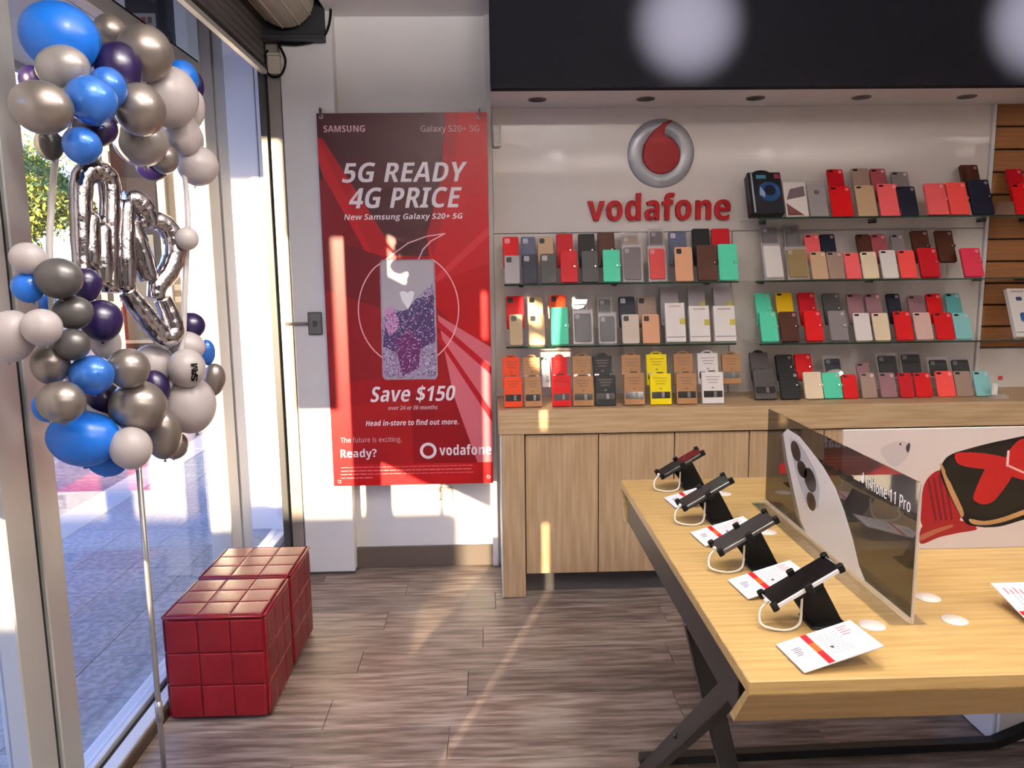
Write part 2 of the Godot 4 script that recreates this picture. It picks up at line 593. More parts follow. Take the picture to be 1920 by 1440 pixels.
# ---------------------------------------------------------------- window
func build_window() -> void:
	var w := struct("window_1", "aluminium framed shopfront window onto the footpath", "window")
	var x0 := -1.345
	var x1 := -1.245
	for s in [[-1.95, -2.072], [-2.098, -2.2], [-3.61, -3.752], [-3.782, -3.925]]:
		bx(w, "stile", Vector3(-1.31 if s[0] > -3.0 else x0, 0.03, s[1]), Vector3(x1, 2.9, s[0]), M.alu, 0.004)
	for s in [[-2.072, -2.098], [-3.752, -3.782], [-3.925, -3.94]]:
		bx(w, "gasket", Vector3(x0 + 0.01, 0.03, s[1]), Vector3(x1 - 0.012, 2.9, s[0]), M.gasket, 0.0)
	bx(w, "transom", Vector3(x0, 2.435, -3.61), Vector3(x1, 2.5, -2.2), M.alu, 0.004)
	bx(w, "transom_groove", Vector3(x0 + 0.01, 2.5, -3.61), Vector3(x1 - 0.01, 2.512, -2.2), M.gasket, 0.0)
	bx(w, "pane", Vector3(-1.298, 0.045, -4.6), Vector3(-1.292, 2.78, -3.94), M.glass, 0.0)
	bx(w, "sill_track", Vector3(-1.345, -0.1, -4.6), Vector3(-1.25, 0.045, -4.06), M.alu, 0.003)
	bx(w, "head", Vector3(x0, 2.9, -4.06), Vector3(x1, 3.25, 3.3), M.aludark, 0.003)
	bx(w, "pane", Vector3(-1.298, 0.045, -3.61), Vector3(-1.292, 2.435, -2.2), M.glass, 0.0)
	bx(w, "pane", Vector3(-1.298, 2.512, -3.61), Vector3(-1.292, 2.9, -2.2), M.glass, 0.0)
	bx(w, "pane", Vector3(-1.298, 0.045, -1.95), Vector3(-1.292, 1.0, -0.21), M.glass, 0.0)
	# sill track and timber threshold
	bx(w, "sill_track", Vector3(-1.345, -0.1, -4.06), Vector3(-1.272, 0.045, 3.3), M.alu, 0.003)
	bx(w, "sill_groove", Vector3(-1.272, -0.1, -4.06), Vector3(-1.247, 0.028, 3.3), M.gasket, 0.0)
	bx(w, "sill_track", Vector3(-1.247, -0.1, -4.02), Vector3(-1.197, 0.045, 3.3), M.alu, 0.003)
	bx(w, "threshold", Vector3(-1.197, -0.1, -4.02), Vector3(-1.187, 0.034, 3.3), mat(Color(0.23, 0.17, 0.13), 0.6), 0.002)
	# unseen shopfront beside the viewer: gaps shaped to land the sun patches
	var d := struct("wall_left", "unseen panelled shopfront wall with gaps shaped for the sun patches", "wall")
	var solid := [  # z0, z1, y0, y1
		[-1.95, -1.6, 1.0, 2.9], [-1.6, -1.2, 1.0, 1.99], [-1.6, -1.2, 2.2, 2.9], [-1.2, -0.21, 1.0, 2.9], [-1.6, -0.21, -0.1, 0.5],
		[-0.21, -0.12, 1.80, 1.92], [-0.21, -0.12, 2.16, 2.9], [-0.21, -0.12, -0.1, 0.86],
		[-0.12, 0.38, -0.1, 2.9],
		[0.38, 0.63, -0.1, 2.13], [0.38, 0.63, 2.24, 2.9],
		[0.63, 0.9, -0.1, 1.92], [0.63, 0.78, 2.08, 2.13], [0.63, 0.78, 2.24, 2.9], [0.78, 0.9, 2.08, 2.9],
		[0.9, 0.955, -0.1, 2.9], [1.035, 1.09, -0.1, 2.9], [0.955, 1.035, -0.1, 0.45], [0.955, 1.035, 1.2, 1.66], [0.955, 1.035, 2.33, 2.9],
		[1.09, 3.35, -0.1, 2.9]]
	for s in solid:
		bx(d, "panel", Vector3(-1.304, s[2], s[0]), Vector3(-1.290, s[3], s[1]), M.white, 0.0)
	# rolled-up security shutter
	var sh := thing("roller_shutter", "rolled-up security shutter over the shopfront window", "roller shutter", Vector3(-1.05, 2.525, -3.9))
	var slatm := mat(Color(0.33, 0.30, 0.29), 0.5, 0.25)
	var slat := slab(PackedVector2Array([Vector2(-0.008, 0), Vector2(0.0, 0.0), Vector2(0.007, 0.012), Vector2(0.007, 0.026), Vector2(0.0, 0.038), Vector2(-0.008, 0.038)]), 3.6)
	for i in 8:
		part(sh, "slat", slat, slatm, Vector3(0, 0.045 + i * 0.039, 0.0))
	bx(sh, "bottom_rail", Vector3(-0.014, 0.0, 0.0), Vector3(0.016, 0.022, 3.6), mat(Color(0.72, 0.71, 0.68), 0.4, 0.4), 0.003)
	bx(sh, "rubber_strip", Vector3(-0.012, 0.022, 0.0), Vector3(0.013, 0.045, 3.6), M.gasket, 0.002)
	var drum := part(sh, "drum", lathe([Vector2(0, 0), Vector2(0.135, 0), Vector2(0.135, 3.4), Vector2(0, 3.4)], 40, false), mat(Color(0.63, 0.60, 0.53), 0.5))
	drum.rotation = Vector3(PI / 2, 0, 0)
	drum.position = Vector3(0.125, 0.335, 0.03)
	for a in [0.6, 1.1, 1.7, 2.3]:
		var rib := bx(sh, "drum_rib", Vector3(-0.004, -0.004, 0.0), Vector3(0.004, 0.004, 3.4), mat(Color(0.7, 0.67, 0.6), 0.45), 0.002)
		rib.position = Vector3(0.125, 0.335, 1.73) + Vector3(cos(-a), sin(-a), 0) * 0.136
	var brm := mat(Color(0.13, 0.13, 0.15), 0.5)
	bx(sh, "end_bracket", Vector3(-0.03, 0.155, -0.06), Vector3(0.29, 0.66, -0.045), brm, 0.003)
	bx(sh, "bracket_flange", Vector3(-0.03, 0.155, -0.06), Vector3(0.29, 0.175, 0.02), brm, 0.003)
	bx(sh, "guide_channel", Vector3(-0.045, -2.52, -0.10), Vector3(-0.012, 0.21, -0.05), mat(Color(0.22, 0.22, 0.23), 0.45, 0.3), 0.002)
	bx(sh, "guide_channel", Vector3(-0.006, -2.52, -0.10), Vector3(0.055, 0.21, -0.075), mat(Color(0.52, 0.49, 0.47), 0.45, 0.2), 0.002)
	bx(sh, "guide_slot", Vector3(-0.012, -2.52, -0.10), Vector3(-0.006, 0.21, -0.07), M.gasket, 0.0)
	# power box and cable for the shutter motor
	var jb := thing("junction_box", "small cream junction box with looped black cable under the shutter bracket", "junction box", Vector3(-1.01, 2.587, -3.972))
	bx(jb, "box", Vector3(-0.032, -0.05, -0.0), Vector3(0.028, 0.048, 0.035), mat(Color(0.72, 0.69, 0.64), 0.5), 0.004)
	bx(jb, "lid_seam", Vector3(-0.033, 0.03, 0.001), Vector3(0.029, 0.034, 0.036), mat(Color(0.5, 0.47, 0.43), 0.6), 0.0)
	part(jb, "cable", tube(smooth_path([Vector3(-0.03, 0.06, 0.02), Vector3(-0.045, 0.0, 0.03), Vector3(-0.02, -0.06, 0.03), Vector3(0.03, -0.055, 0.03), Vector3(0.055, 0.01, 0.03), Vector3(0.03, 0.08, 0.03), Vector3(0.02, 0.12, 0.04)]), 0.006, 8), M.black)
	part(sh, "motor_cable", tube(smooth_path([Vector3(0.07, 0.152, -0.042), Vector3(0.16, 0.148, -0.05), Vector3(0.28, 0.182, -0.05), Vector3(0.32, 0.30, -0.05), Vector3(0.29, 0.40, -0.04)]), 0.006, 8), M.black)

# ---------------------------------------------------------------- street
func build_street() -> void:
	var pv := struct("pavement", "blue grey tiled footpath outside the window", "pavement")
	bx(pv, "bed", Vector3(-2.62, -0.2, -14.0), Vector3(-1.35, -0.03, 2.0), mat(Color(0.2, 0.2, 0.22), 0.9), 0.0)
	var pm := []
	for i in 4:
		var k: float = [1.0, 0.94, 1.05, 0.98][i]
		pm.append(grain(M.pave_tex, Vector3(1.4, 1.4, 1.4), Vector3(0.3 * i, 0, 0.2 * i), Color(k * 0.97, k * 0.98, k), 0.6))
	for i in 4:
		for j in 46:
			var x := -1.36 - i * 0.315
			var z := 1.9 - j * 0.335
			bx(pv, "tile", Vector3(x - 0.312, -0.03, z - 0.332), Vector3(x, 0.0, z), pm[rng.randi() % 4], 0.002)
	var kb := struct("kerb", "pale concrete edging strip along the footpath", "kerb")
	for j in 16:
		bx(kb, "stone", Vector3(-2.9, -0.2, 1.9 - j - 0.994), Vector3(-2.625, 0.002, 1.9 - j), mat(Color(0.66, 0.65, 0.62), 0.8), 0.004)
	var rd := struct("road", "pinkish brown paved road beyond the kerb", "road")
	bx(rd, "surface", Vector3(-24, -0.3, -40), Vector3(-2.9, -0.04, 20), grain(M.pave_tex, Vector3(0.9, 0.9, 0.9), Vector3.ZERO, Color(0.98, 0.83, 0.80), 0.8), 0.0)
	bx(rd, "far_surface", Vector3(-2.9, -0.3, -40), Vector3(8, -0.04, -14), mat(Color(0.45, 0.42, 0.40), 0.8), 0.0)
	# awning over the footpath, seen from below as panels
	var aw := struct("awning", "grey panelled awning over the footpath", "awning")
	bx(aw, "deck", Vector3(-3.16, 3.06, -14.0), Vector3(-1.35, 3.2, 0.55), mat(Color(0.5, 0.5, 0.5), 0.7), 0.0)
	for i in 12:
		for j in 2:
			bx(aw, "panel", Vector3(-1.36 - j * 0.9 - 0.89, 3.03, 0.5 - i * 1.2 - 1.19), Vector3(-1.36 - j * 0.9, 3.06, 0.5 - i * 1.2), mat(Color(0.66, 0.66, 0.66), 0.7), 0.004)
	bx(aw, "fascia", Vector3(-3.22, 2.98, -14.0), Vector3(-3.16, 3.3, 0.55), mat(Color(0.45, 0.45, 0.46), 0.6), 0.004)
	# black blade sign with a small white plate, hanging below the awning
	var bs := thing("hanging_sign", "black hanging sign box with a small white plate under the awning", "sign", Vector3(-1.68, 2.70, -4.3))
	bx(bs, "sign_box", Vector3(-0.15, 0.0, -0.05), Vector3(0.11, 0.325, 0.05), mat(Color(0.035, 0.05, 0.09), 0.4), 0.006)
	bx(bs, "plate", Vector3(-0.115, 0.14, 0.05), Vector3(0.005, 0.21, 0.056), mat(Color(0.62, 0.6, 0.6), 0.5), 0.002)
	for i in 3:
		bx(bs, "plate_print", Vector3(-0.1 + i * 0.032, 0.16, 0.056), Vector3(-0.078 + i * 0.032, 0.19, 0.058), mat([Color(0.2, 0.2, 0.24), Color(0.55, 0.25, 0.2), Color(0.25, 0.35, 0.3)][i], 0.6), 0.0)
	var hb2 := thing("added_shade_sign", "added unseen sign under the awning that shades the wall column", "sign", Vector3(-2.2, 1.6, 0.0))  # out of view, added to shade the column from the sun
	bx(hb2, "sign_board", Vector3(-0.13, 0.0, -0.03), Vector3(0.085, 1.36, 0.03), mat(Color(0.5, 0.06, 0.08), 0.5), 0.004)
	bx(hb2, "header_board", Vector3(-0.14, 0.87, -0.035), Vector3(0.26, 1.37, 0.035), mat(Color(0.6, 0.58, 0.56), 0.5), 0.004)  # added to cut off the top of the sun strip
	bx(hb2, "hanger", Vector3(-0.01, 1.36, -0.01), Vector3(0.01, 1.43, 0.01), M.aludark, 0.001)
	var pier := struct("wall_pier", "white pier between the shopfronts", "wall")
	bx(pier, "board", Vector3(-1.56, -0.1, -4.95), Vector3(-1.35, 3.06, -4.75), M.white, 0.004)
	# unseen hoarding, added to keep the low sun off the paving
	var hb := struct("added_street_wall", "added unseen hoarding blocking the low sun", "wall")
	bx(hb, "board", Vector3(-16, -0.1, 6.0), Vector3(-3.62, 2.12, 6.2), mat(Color(0.5, 0.48, 0.46), 0.8), 0.0)
	# cream block with rows of small windows
	var cb := thing("cream_building", "cream building with rows of small dark windows across the road", "building", Vector3(-8.0, -0.05, -17.0))
	bx(cb, "wall", Vector3(-0.55, 0, -2.0), Vector3(0.65, 5.8, 0), mat(Color(0.55, 0.52, 0.45), 0.8, 0.0, 0.2), 0.01)
	bx(cb, "plinth", Vector3(-0.58, 0, -2.0), Vector3(0.68, 0.5, 0.03), mat(Color(0.55, 0.52, 0.48), 0.8), 0.01)
	for i in 4:
		for j in 14:
			if j in [3, 7, 11]:
				continue
			bx(cb, "window", Vector3(-0.42 + i * 0.26, 0.75 + j * 0.36, 0), Vector3(-0.42 + i * 0.26 + 0.12, 0.75 + j * 0.36 + 0.24, 0.015), mat(Color(0.06, 0.065, 0.08), 0.5, 0.0, 0.2), 0.003)
	# dark shop building
	var db := thing("dark_building", "dark brown shop building with pale pilasters beyond the footpath", "building", Vector3(-5.4, -0.05, -13.0))
	var dk := mat(Color(0.075, 0.065, 0.06), 0.8, 0.0, 0.1)
	bx(db, "wall", Vector3(-0.62, 0, -3.0), Vector3(0.4, 5.2, 0), dk, 0.01)
	bx(db, "pilaster", Vector3(0.12, 0, 0), Vector3(0.24, 5.2, 0.08), mat(Color(0.60, 0.56, 0.47), 0.8, 0.0, 0.2), 0.006)
	bx(db, "pilaster", Vector3(0.4, 0, -0.2), Vector3(0.72, 5.0, 0.1), mat(Color(0.74, 0.72, 0.66), 0.8, 0.0, 0.2), 0.006)
	bx(db, "shop_window", Vector3(-0.55, 0.6, 0.0), Vector3(-0.02, 2.3, 0.02), mat(Color(0.03, 0.03, 0.035), 0.3, 0.0, 0.2), 0.003)
	bx(db, "window_ledge", Vector3(-0.58, 0.54, 0.0), Vector3(0.02, 0.6, 0.08), mat(Color(0.2, 0.18, 0.16), 0.8), 0.004)
	bx(db, "sign_band", Vector3(-0.60, 2.5, 0.0), Vector3(0.08, 3.2, 0.05), mat(Color(0.12, 0.10, 0.085), 0.8, 0.0, 0.1), 0.004)
	for i in 3:
		bx(db, "vent_slat", Vector3(0.26, 1.2 + i * 0.2, 0.0), Vector3(0.39, 1.3 + i * 0.2, 0.04), mat(Color(0.22, 0.2, 0.18), 0.8), 0.003)
	# trees
	for a in [[Vector3(-7.5, 0, -13.0), 1.0, 2.9, 1], [Vector3(-10.9, 0, -18.0), 1.5, 3.3, 2], [Vector3(-13.2, 0, -23.0), 1.9, 4.6, 3]]:
		tree(a[0], a[1], a[2], a[3])

func tree(pos: Vector3, r: float, h: float, sd: int) -> void:
	var t := thing("street_tree", ["", "yellow green street tree in front of the cream building", "broad yellow green tree growing furthest along the kerb", "tall green tree rising behind the other street trees"][sd], "tree", pos + Vector3(0, -0.04, 0), "street trees across the road")
	part(t, "trunk", tube([Vector3.ZERO, Vector3(0.05, h * 0.5, 0), Vector3(0, h, 0.05)], [0.13, 0.1, 0.05], 8), mat(Color(0.3, 0.24, 0.18), 0.9))
	var r2 := RandomNumberGenerator.new()
	r2.seed = 70 + sd
	for v in 2:
		var st := begin()
		for i in 3200:
			var d := Vector3(r2.randfn(), r2.randfn() * 0.8, r2.randfn()).normalized() * r * pow(r2.randf(), 0.45)
			var c := Vector3(0, h, 0) + d * (0.85 + 0.3 * sin(d.x * 3.0 + d.y * 4.0))
			var u := Vector3(r2.randfn(), r2.randfn(), r2.randfn()).normalized()
			var w := u.cross(Vector3(r2.randfn(), r2.randfn(), r2.randfn())).normalized()
			var s := 0.035 + r2.randf() * 0.035
			for p in [c - u * s, c + w * s * 0.5, c + u * s, c - u * s, c + u * s, c - w * s * 0.5]:
				st.add_vertex(p)
		var lm := mat([Color(0.62, 0.62, 0.22), Color(0.36, 0.46, 0.2)][v], 0.7)
		lm.backlight_enabled = true
		lm.backlight = Color(0.3, 0.32, 0.08)
		var o := part(t, "leaves", done(st), lm)
		o.set_meta("kind", "stuff")

# ---------------------------------------------------------------- display unit
func build_wall_unit() -> void:
	var zp := -4.045
	var wp := struct("wall_display", "glossy white wall panels of the display unit", "wall")
	bx(wp, "panel", Vector3(0.032, 1.7745, -4.065), Vector3(2.585, 2.392, zp), M.gloss, 0.001)
	bx(wp, "panel", Vector3(0.032, 0.9, -4.065), Vector3(1.262, 1.7705, zp), M.gloss, 0.001)
	bx(wp, "panel", Vector3(1.266, 0.9, -4.065), Vector3(2.585, 1.7705, zp), M.gloss, 0.001)
	bx(wp, "edge_strip", Vector3(2.587, 0.9, -4.065), Vector3(2.603, 2.392, -4.03), M.white, 0.001)
	bx(wp, "panel", Vector3(2.61, 0.9, -4.065), Vector3(4.5, 1.14, zp), M.gloss, 0.001)
	# slatted timber wall
	var sw := struct("wall_slatted", "honey oak slatted display wall", "wall")
	bx(sw, "backing", Vector3(2.606, 1.145, -4.065), Vector3(4.5, 2.392, -4.055), mat(Color(0.2, 0.12, 0.07), 0.8), 0.0)
	for i in 11:
		bx(sw, "slat", Vector3(2.606, 1.15 + i * 0.1135, -4.056), Vector3(4.5, 1.15 + i * 0.1135 + 0.105, -4.032), M.slat, 0.003)
	# unlit soffit downlights
	var ring := lathe([Vector2(0.036, 0.004), Vector2(0.036, -0.003), Vector2(0.044, -0.003), Vector2(0.046, 0.004)], 20)
	var can := lathe([Vector2(0, 0.003), Vector2(0.036, 0.003), Vector2(0.036, -0.001), Vector2(0, -0.001)], 20)
	for x in [0.249, 0.769, 1.30, 1.816, 2.334]:
		var t := thing("soffit_downlight", "small unlit round downlight in the soffit above the display wall", "ceiling light", Vector3(x, 2.390, -3.855), "unlit downlights in the soffit")
		part(t, "rim", ring, mat(Color(0.45, 0.42, 0.4), 0.4, 0.5))
		part(t, "dark_lens", can, mat(Color(0.07, 0.06, 0.06), 0.3))
	# base cabinets
	var xs := [0.161, 0.514, 0.88, 1.242, 1.604, 1.966, 2.328, 2.69]
	var names := ["oak base cabinet door bay beside the end panel", "second oak base cabinet bay from the end panel", "third oak base cabinet bay from the end panel", "fourth oak base cabinet bay from the end panel", "fifth oak base cabinet bay from the end panel", "sixth oak base cabinet bay from the end panel", "seventh oak base cabinet bay from the end panel"]
	for i in 7:
		var c := thing("base_cabinet", names[i], "cabinet", Vector3(xs[i], 0, -3.62), "oak base cabinets under the worktop")
		var wd: float = xs[i + 1] - xs[i]
		bx(c, "carcass", Vector3(0.001, 0.115, -0.42), Vector3(wd - 0.001, 0.814, -0.02), mat(Color(0.35, 0.28, 0.2), 0.7), 0.001)
		bx(c, "door", Vector3(0.0025, 0.117, -0.0185), Vector3(wd - 0.0025, 0.808, 0), M.oak_v, 0.0015)
		bx(c, "kick_plate", Vector3(0.0, 0.0, -0.085), Vector3(wd, 0.115, -0.07), M.kick, 0.001)
	var ep := thing("end_panel", "tall oak end panel closing the base cabinets beside the banner wall", "cabinet panel", Vector3(0.05, 0, -3.605))
	bx(ep, "panel", Vector3(0, 0.004, -0.44), Vector3(0.108, 0.8145, 0), M.oak_v, 0.002)
	bx(ep, "edge_strip", Vector3(-0.006, 0.004, -0.44), Vector3(-0.0005, 0.8145, -0.002), mat(Color(0.86, 0.84, 0.8), 0.5), 0.001)
	var wt := thing("worktop", "long thick oak worktop on the base cabinets", "worktop", Vector3(0.036, 0.815, -3.605))
	bx(wt, "slab", Vector3(0, 0, -0.44), Vector3(4.2, 0.117, 0.004), M.oak_h, 0.003)
	# glass shelves
	var sh := [["L1", 0.076, 1.218, 1.52], ["L2", 0.082, 1.215, 1.217], ["R1", 1.30, 2.66, 1.822], ["R2", 1.30, 2.66, 1.52], ["R3", 1.33, 2.66, 1.212], ["S1", 2.70, 3.6, 1.822], ["S2", 2.70, 3.6, 1.52], ["S3", 2.70, 3.6, 1.212]]
	var lab := {"L1": "clear glass shelf fixed directly under the red wall lettering", "L2": "clear glass shelf above the worktop boxes of screen protectors", "R1": "highest clear glass shelf beside the round wall emblem", "R2": "second highest clear glass shelf in the wide phone case bay", "R3": "lowest clear glass shelf in the wide phone case bay", "S1": "highest glass shelf on the slatted oak wall", "S2": "middle glass shelf on the slatted oak wall", "S3": "lowest glass shelf on the slatted oak wall"}
	for s in sh:
		var t := thing("glass_shelf", lab[s[0]], "glass shelf", Vector3(s[1], s[3], -4.04), "clear glass shelves of the display wall")
		var wd: float = s[2] - s[1]
		var zf := 0.265
		bx(t, "glass_plate", Vector3(0, -0.008, 0.004), Vector3(wd, 0, zf), M.shelfglass, 0.0)
		bx(t, "front_edge", Vector3(0, -0.008, zf), Vector3(wd, 0, zf + 0.0015), M.shelfedge, 0.0)
		for k in 3:
			var x := wd * (0.08 + 0.42 * k)
			bx(t, "bracket", Vector3(x - 0.012, -0.020, 0.0), Vector3(x + 0.012, -0.008, 0.05), mat(Color(0.25, 0.25, 0.25), 0.35, 0.6), 0.002)
	# emblem disc and letters
	var em := thing("wall_emblem", "round silver emblem with a red speech mark on the display wall", "emblem", Vector3(0.886, 2.163, zp))
	var silver := mat(Color(0.60, 0.60, 0.63), 0.25, 0.15)
	var prof := []
	for i in 13:
		var a := PI * i / 12.0
		prof.append(Vector2(0.1305 + 0.0395 * cos(a), 0.004 + 0.016 * sin(a)))
	prof.insert(0, Vector2(0.17, 0.0))
	prof.append(Vector2(0.09, 0.006))
	prof.append(Vector2(0.0, 0.006))
	var ringm := part(em, "silver_ring", lathe(prof, 56), silver)
	ringm.rotation = Vector3(PI / 2, 0, 0)
	part(em, "red_mark", slab(quote_mark(0.094), 0.021, 0.004), mat(Color(0.50, 0.02, 0.06), 0.4, 0.0, 0.3), Vector3(0, -0.009, 0.001))
	var sg := thing("wall_lettering", "raised red lower-case lettering on the display wall", "lettering", Vector3(0, 0, zp))
	var y0 := 1.829
	words(sg, "lettering", "vodafone", Vector2(0.512, y0), Vector2(1.245, y0 + 0.138), 0.0, M.red, true, 0.0, 0.024)

func quote_mark(r: float) -> PackedVector2Array:   # round drop with a tail sweeping up
	var p := PackedVector2Array()
	for i in 33:
		var a := deg_to_rad(78.0 - i * 255.0 / 32.0)      # clockwise from the tail's inner root
		p.append(Vector2(cos(a), sin(a)) * r)
	for k in [[-0.93, 0.55], [-0.70, 0.95], [-0.36, 1.36], [0.05, 1.66], [0.42, 1.80], [0.60, 1.80], [0.36, 1.62], [0.18, 1.36], [0.14, 1.12]]:
		p.append(Vector2(k[0], k[1]) * r)
	return p

# ---------------------------------------------------------------- banner
func build_banner() -> void:
	var zb := -3.952
	var x0 := -0.822
	var x1 := 0.008
	var y0 := 0.486
	var y1 := 2.354
	var wd := x1 - x0
	var ht := y1 - y0
	var W := 560
	var H := 1260
	var im := Image.create(W, H, false, Image.FORMAT_RGB8)
	var q := func(px: float, py: float) -> Vector2:
		var p := at(px, py, "z", zb)
		return Vector2((p.x - x0) / wd * W, (y1 - p.y) / ht * H)
	var poly := func(pts: Array, c: Color) -> void:
		var o := []
		for p in pts:
			o.append(q.call(p[0], p[1]))
		fill_poly(im, o, c)
	im.fill(Color(0.50, 0.075, 0.10))
	poly.call([[585, 200], [935, 200], [935, 480], [585, 480]], Color(0.24, 0.10, 0.12))
	poly.call([[585, 255], [605, 260], [745, 480], [690, 480]], Color(0.60, 0.11, 0.13))
	poly.call([[585, 265], [600, 268], [700, 480], [640, 440]], Color(0.67, 0.13, 0.15))
	poly.call([[585, 330], [612, 340], [690, 480], [600, 500]], Color(0.42, 0.09, 0.11))
	poly.call([[840, 200], [935, 200], [935, 500], [810, 540], [800, 440], [835, 330]], Color(0.66, 0.12, 0.15))
	poly.call([[835, 200], [862, 200], [850, 340], [812, 480], [800, 440], [828, 330]], Color(0.55, 0.11, 0.135))
	poly.call([[910, 430], [935, 415], [935, 425], [820, 530], [815, 520]], Color(0.74, 0.20, 0.22))
	poly.call([[590, 440], [715, 480], [715, 640], [600, 560]], Color(0.36, 0.075, 0.10))
	poly.call([[600, 540], [720, 580], [720, 720], [610, 760]], Color(0.46, 0.08, 0.105))
	poly.call([[815, 530], [935, 488], [935, 700], [815, 570]], Color(0.62, 0.075, 0.10))
	poly.call([[820, 590], [935, 660], [935, 880], [900, 880], [850, 740]], Color(0.79, 0.41, 0.45))
	poly.call([[820, 600], [935, 700], [935, 715], [818, 612]], Color(0.62, 0.09, 0.13))
	poly.call([[820, 622], [935, 790], [935, 810], [818, 632]], Color(0.62, 0.09, 0.13))
	poly.call([[640, 720], [830, 690], [905, 900], [620, 905]], Color(0.52, 0.065, 0.09))
	poly.call([[770, 740], [850, 740], [900, 880], [775, 900]], Color(0.47, 0.05, 0.08))
	poly.call([[610, 770], [770, 740], [775, 870], [620, 880]], Color(0.56, 0.085, 0.10))
	poly.call([[620, 872], [935, 866], [935, 920], [620, 920]], Color(0.66, 0.08, 0.10))
	# speech-mark outline
	var c := Vector2(766, 580)
	var ring := []
	for i in 61:
		var a := deg_to_rad(-62.0 + i * 290.0 / 60.0)
		var p: Vector2 = c + Vector2(cos(a) * 94, sin(a) * 106)
		ring.append(q.call(p.x, p.y))
	for p in [[735, 478], [765, 456], [800, 443], [834, 438], [808, 452], [793, 468], [785, 486]]:
		ring.append(q.call(p[0], p[1]))
	stroke(im, ring, 4.0, Color(0.9, 0.72, 0.73))
	# phone
	poly.call([[712, 492], [716, 487], [810, 486], [815, 491], [821, 704], [817, 711], [722, 712], [717, 706]], Color(0.60, 0.57, 0.60))
	poly.call([[715, 494], [719, 490], [808, 489], [812, 494], [818, 703], [814, 707], [724, 708], [720, 703]], Color(0.70, 0.67, 0.69))
	var art := [[715, 600], [735, 578], [760, 585], [785, 555], [812, 530], [818, 703], [814, 707], [724, 708], [720, 700]]
	poly.call(art, Color(0.60, 0.56, 0.64))
	poly.call([[730, 590], [765, 580], [780, 560], [813, 552], [816, 640], [760, 668], [718, 650], [722, 610]], Color(0.24, 0.19, 0.33))
	poly.call([[722, 580], [735, 575], [748, 600], [745, 618], [730, 632], [722, 610]], Color(0.78, 0.55, 0.72))
	poly.call([[740, 640], [765, 615], [790, 640], [785, 690], [755, 705]], Color(0.35, 0.14, 0.32))
	poly.call([[749, 548], [757, 545], [764, 549], [770, 545], [777, 548], [774, 562], [765, 580], [754, 564]], Color(0.97, 0.96, 0.96))
	var ap := []
	for p in art:
		ap.append(q.call(p[0], p[1]))
	speckle(im, ap, [Color(0.72, 0.68, 0.76), Color(0.32, 0.24, 0.44), Color(0.55, 0.22, 0.45), Color(0.2, 0.15, 0.3), Color(0.82, 0.78, 0.84)], 2600, 4, 5)
	# illegible small print
	var r := RandomNumberGenerator.new()
	r.seed = 4
	for k in 4:
		var x := 640.0
		while x < (884.0 if k < 3 else 700.0):
			var w := r.randf_range(4, 15)
			stroke(im, [q.call(x, 877 + k * 6.5 - (x - 640) * 0.02), q.call(x + w, 877 + k * 6.5 - (x + w - 640) * 0.02)], 2.6, Color(0.86, 0.55, 0.55))
			x += w + 3.0
	var b := thing("banner", "tall red hanging banner with a phone picture and white lettering", "banner", Vector3(x0, y0, zb))
	var pm := picture(im, 0.35)
	pm.metallic_specular = 0.35
	bx(b, "sheet", Vector3(0, 0, -0.003), Vector3(wd, ht, 0), mat(Color(0.7, 0.66, 0.66), 0.5), 0.0005)
	part(b, "print", face(wd, ht), pm, Vector3(wd / 2, ht / 2, 0.0006))
	var lo := func(px: float, py: float) -> Vector2:
		var p := at(px, py, "z", zb)
		return Vector2(p.x - x0, p.y - y0)
	var white: Material = M.print_white
	var pale := mat(Color(0.80, 0.66, 0.67), 0.4)
	for t in [["SAMSUNG", 607, 248, 684, 235, true, 0.0, pale], ["Galaxy S20+ 5G", 789, 251, 898, 234, false, 0.0, pale], ["5G READY", 641, 343, 876, 303, true, 0.22, white], ["4G PRICE", 653, 391, 866, 350, true, 0.22, white], ["New Samsung Galaxy S20+ 5G", 645, 416, 868, 399, true, 0.18, white], ["Save $150", 694, 756, 856, 721, true, 0.2, white], ["over 24 or 36 months", 728, 769, 821, 759, true, 0.15, pale], ["Head in-store to find out more.", 686, 799, 861, 785, true, 0.15, white], ["The future is exciting.", 639, 833, 753, 818, false, 0.0, pale], ["Ready?", 639, 863, 706, 841, true, 0.0, white], ["vodafone", 824, 854, 921, 832, true, 0.0, white]]:
		words(b, "lettering", t[0], lo.call(t[1], t[2]), lo.call(t[3], t[4]), 0.0007, t[7], t[5], t[6], 0.0004)
	# little ring emblem beside the maker's word
	var rg := part(b, "emblem_ring", lathe([Vector2(0.028, 0.0), Vector2(0.043, 0.0), Vector2(0.043, 0.0006), Vector2(0.028, 0.0006), Vector2(0.028, 0.0)], 32, false), white)
	rg.rotation = Vector3(PI / 2, 0, 0)
	var ec: Vector2 = lo.call(803, 845)
	rg.position = Vector3(ec.x, ec.y, 0.0007)
	for p in [[602, 219], [898, 220], [637, 903], [916, 894]]:
		var e: Vector2 = lo.call(p[0], p[1])
		var g := part(b, "eyelet", lathe([Vector2(0.005, 0.0), Vector2(0.011, 0.0), Vector2(0.009, 0.003), Vector2(0.005, 0.003), Vector2(0.005, 0.0)], 20), mat(Color(0.75, 0.72, 0.7), 0.3, 0.8))
		g.rotation = Vector3(PI / 2, 0, 0)
		g.position = Vector3(e.x, e.y, 0.0006)
	for p in [[600, 207], [899, 208]]:
		var e: Vector2 = lo.call(p[0], p[1])
		bx(b, "hanging_clip", Vector3(e.x - 0.004, e.y - 0.03, -0.02), Vector3(e.x + 0.004, e.y + 0.012, 0.004), mat(Color(0.2, 0.18, 0.18), 0.4, 0.4), 0.001)

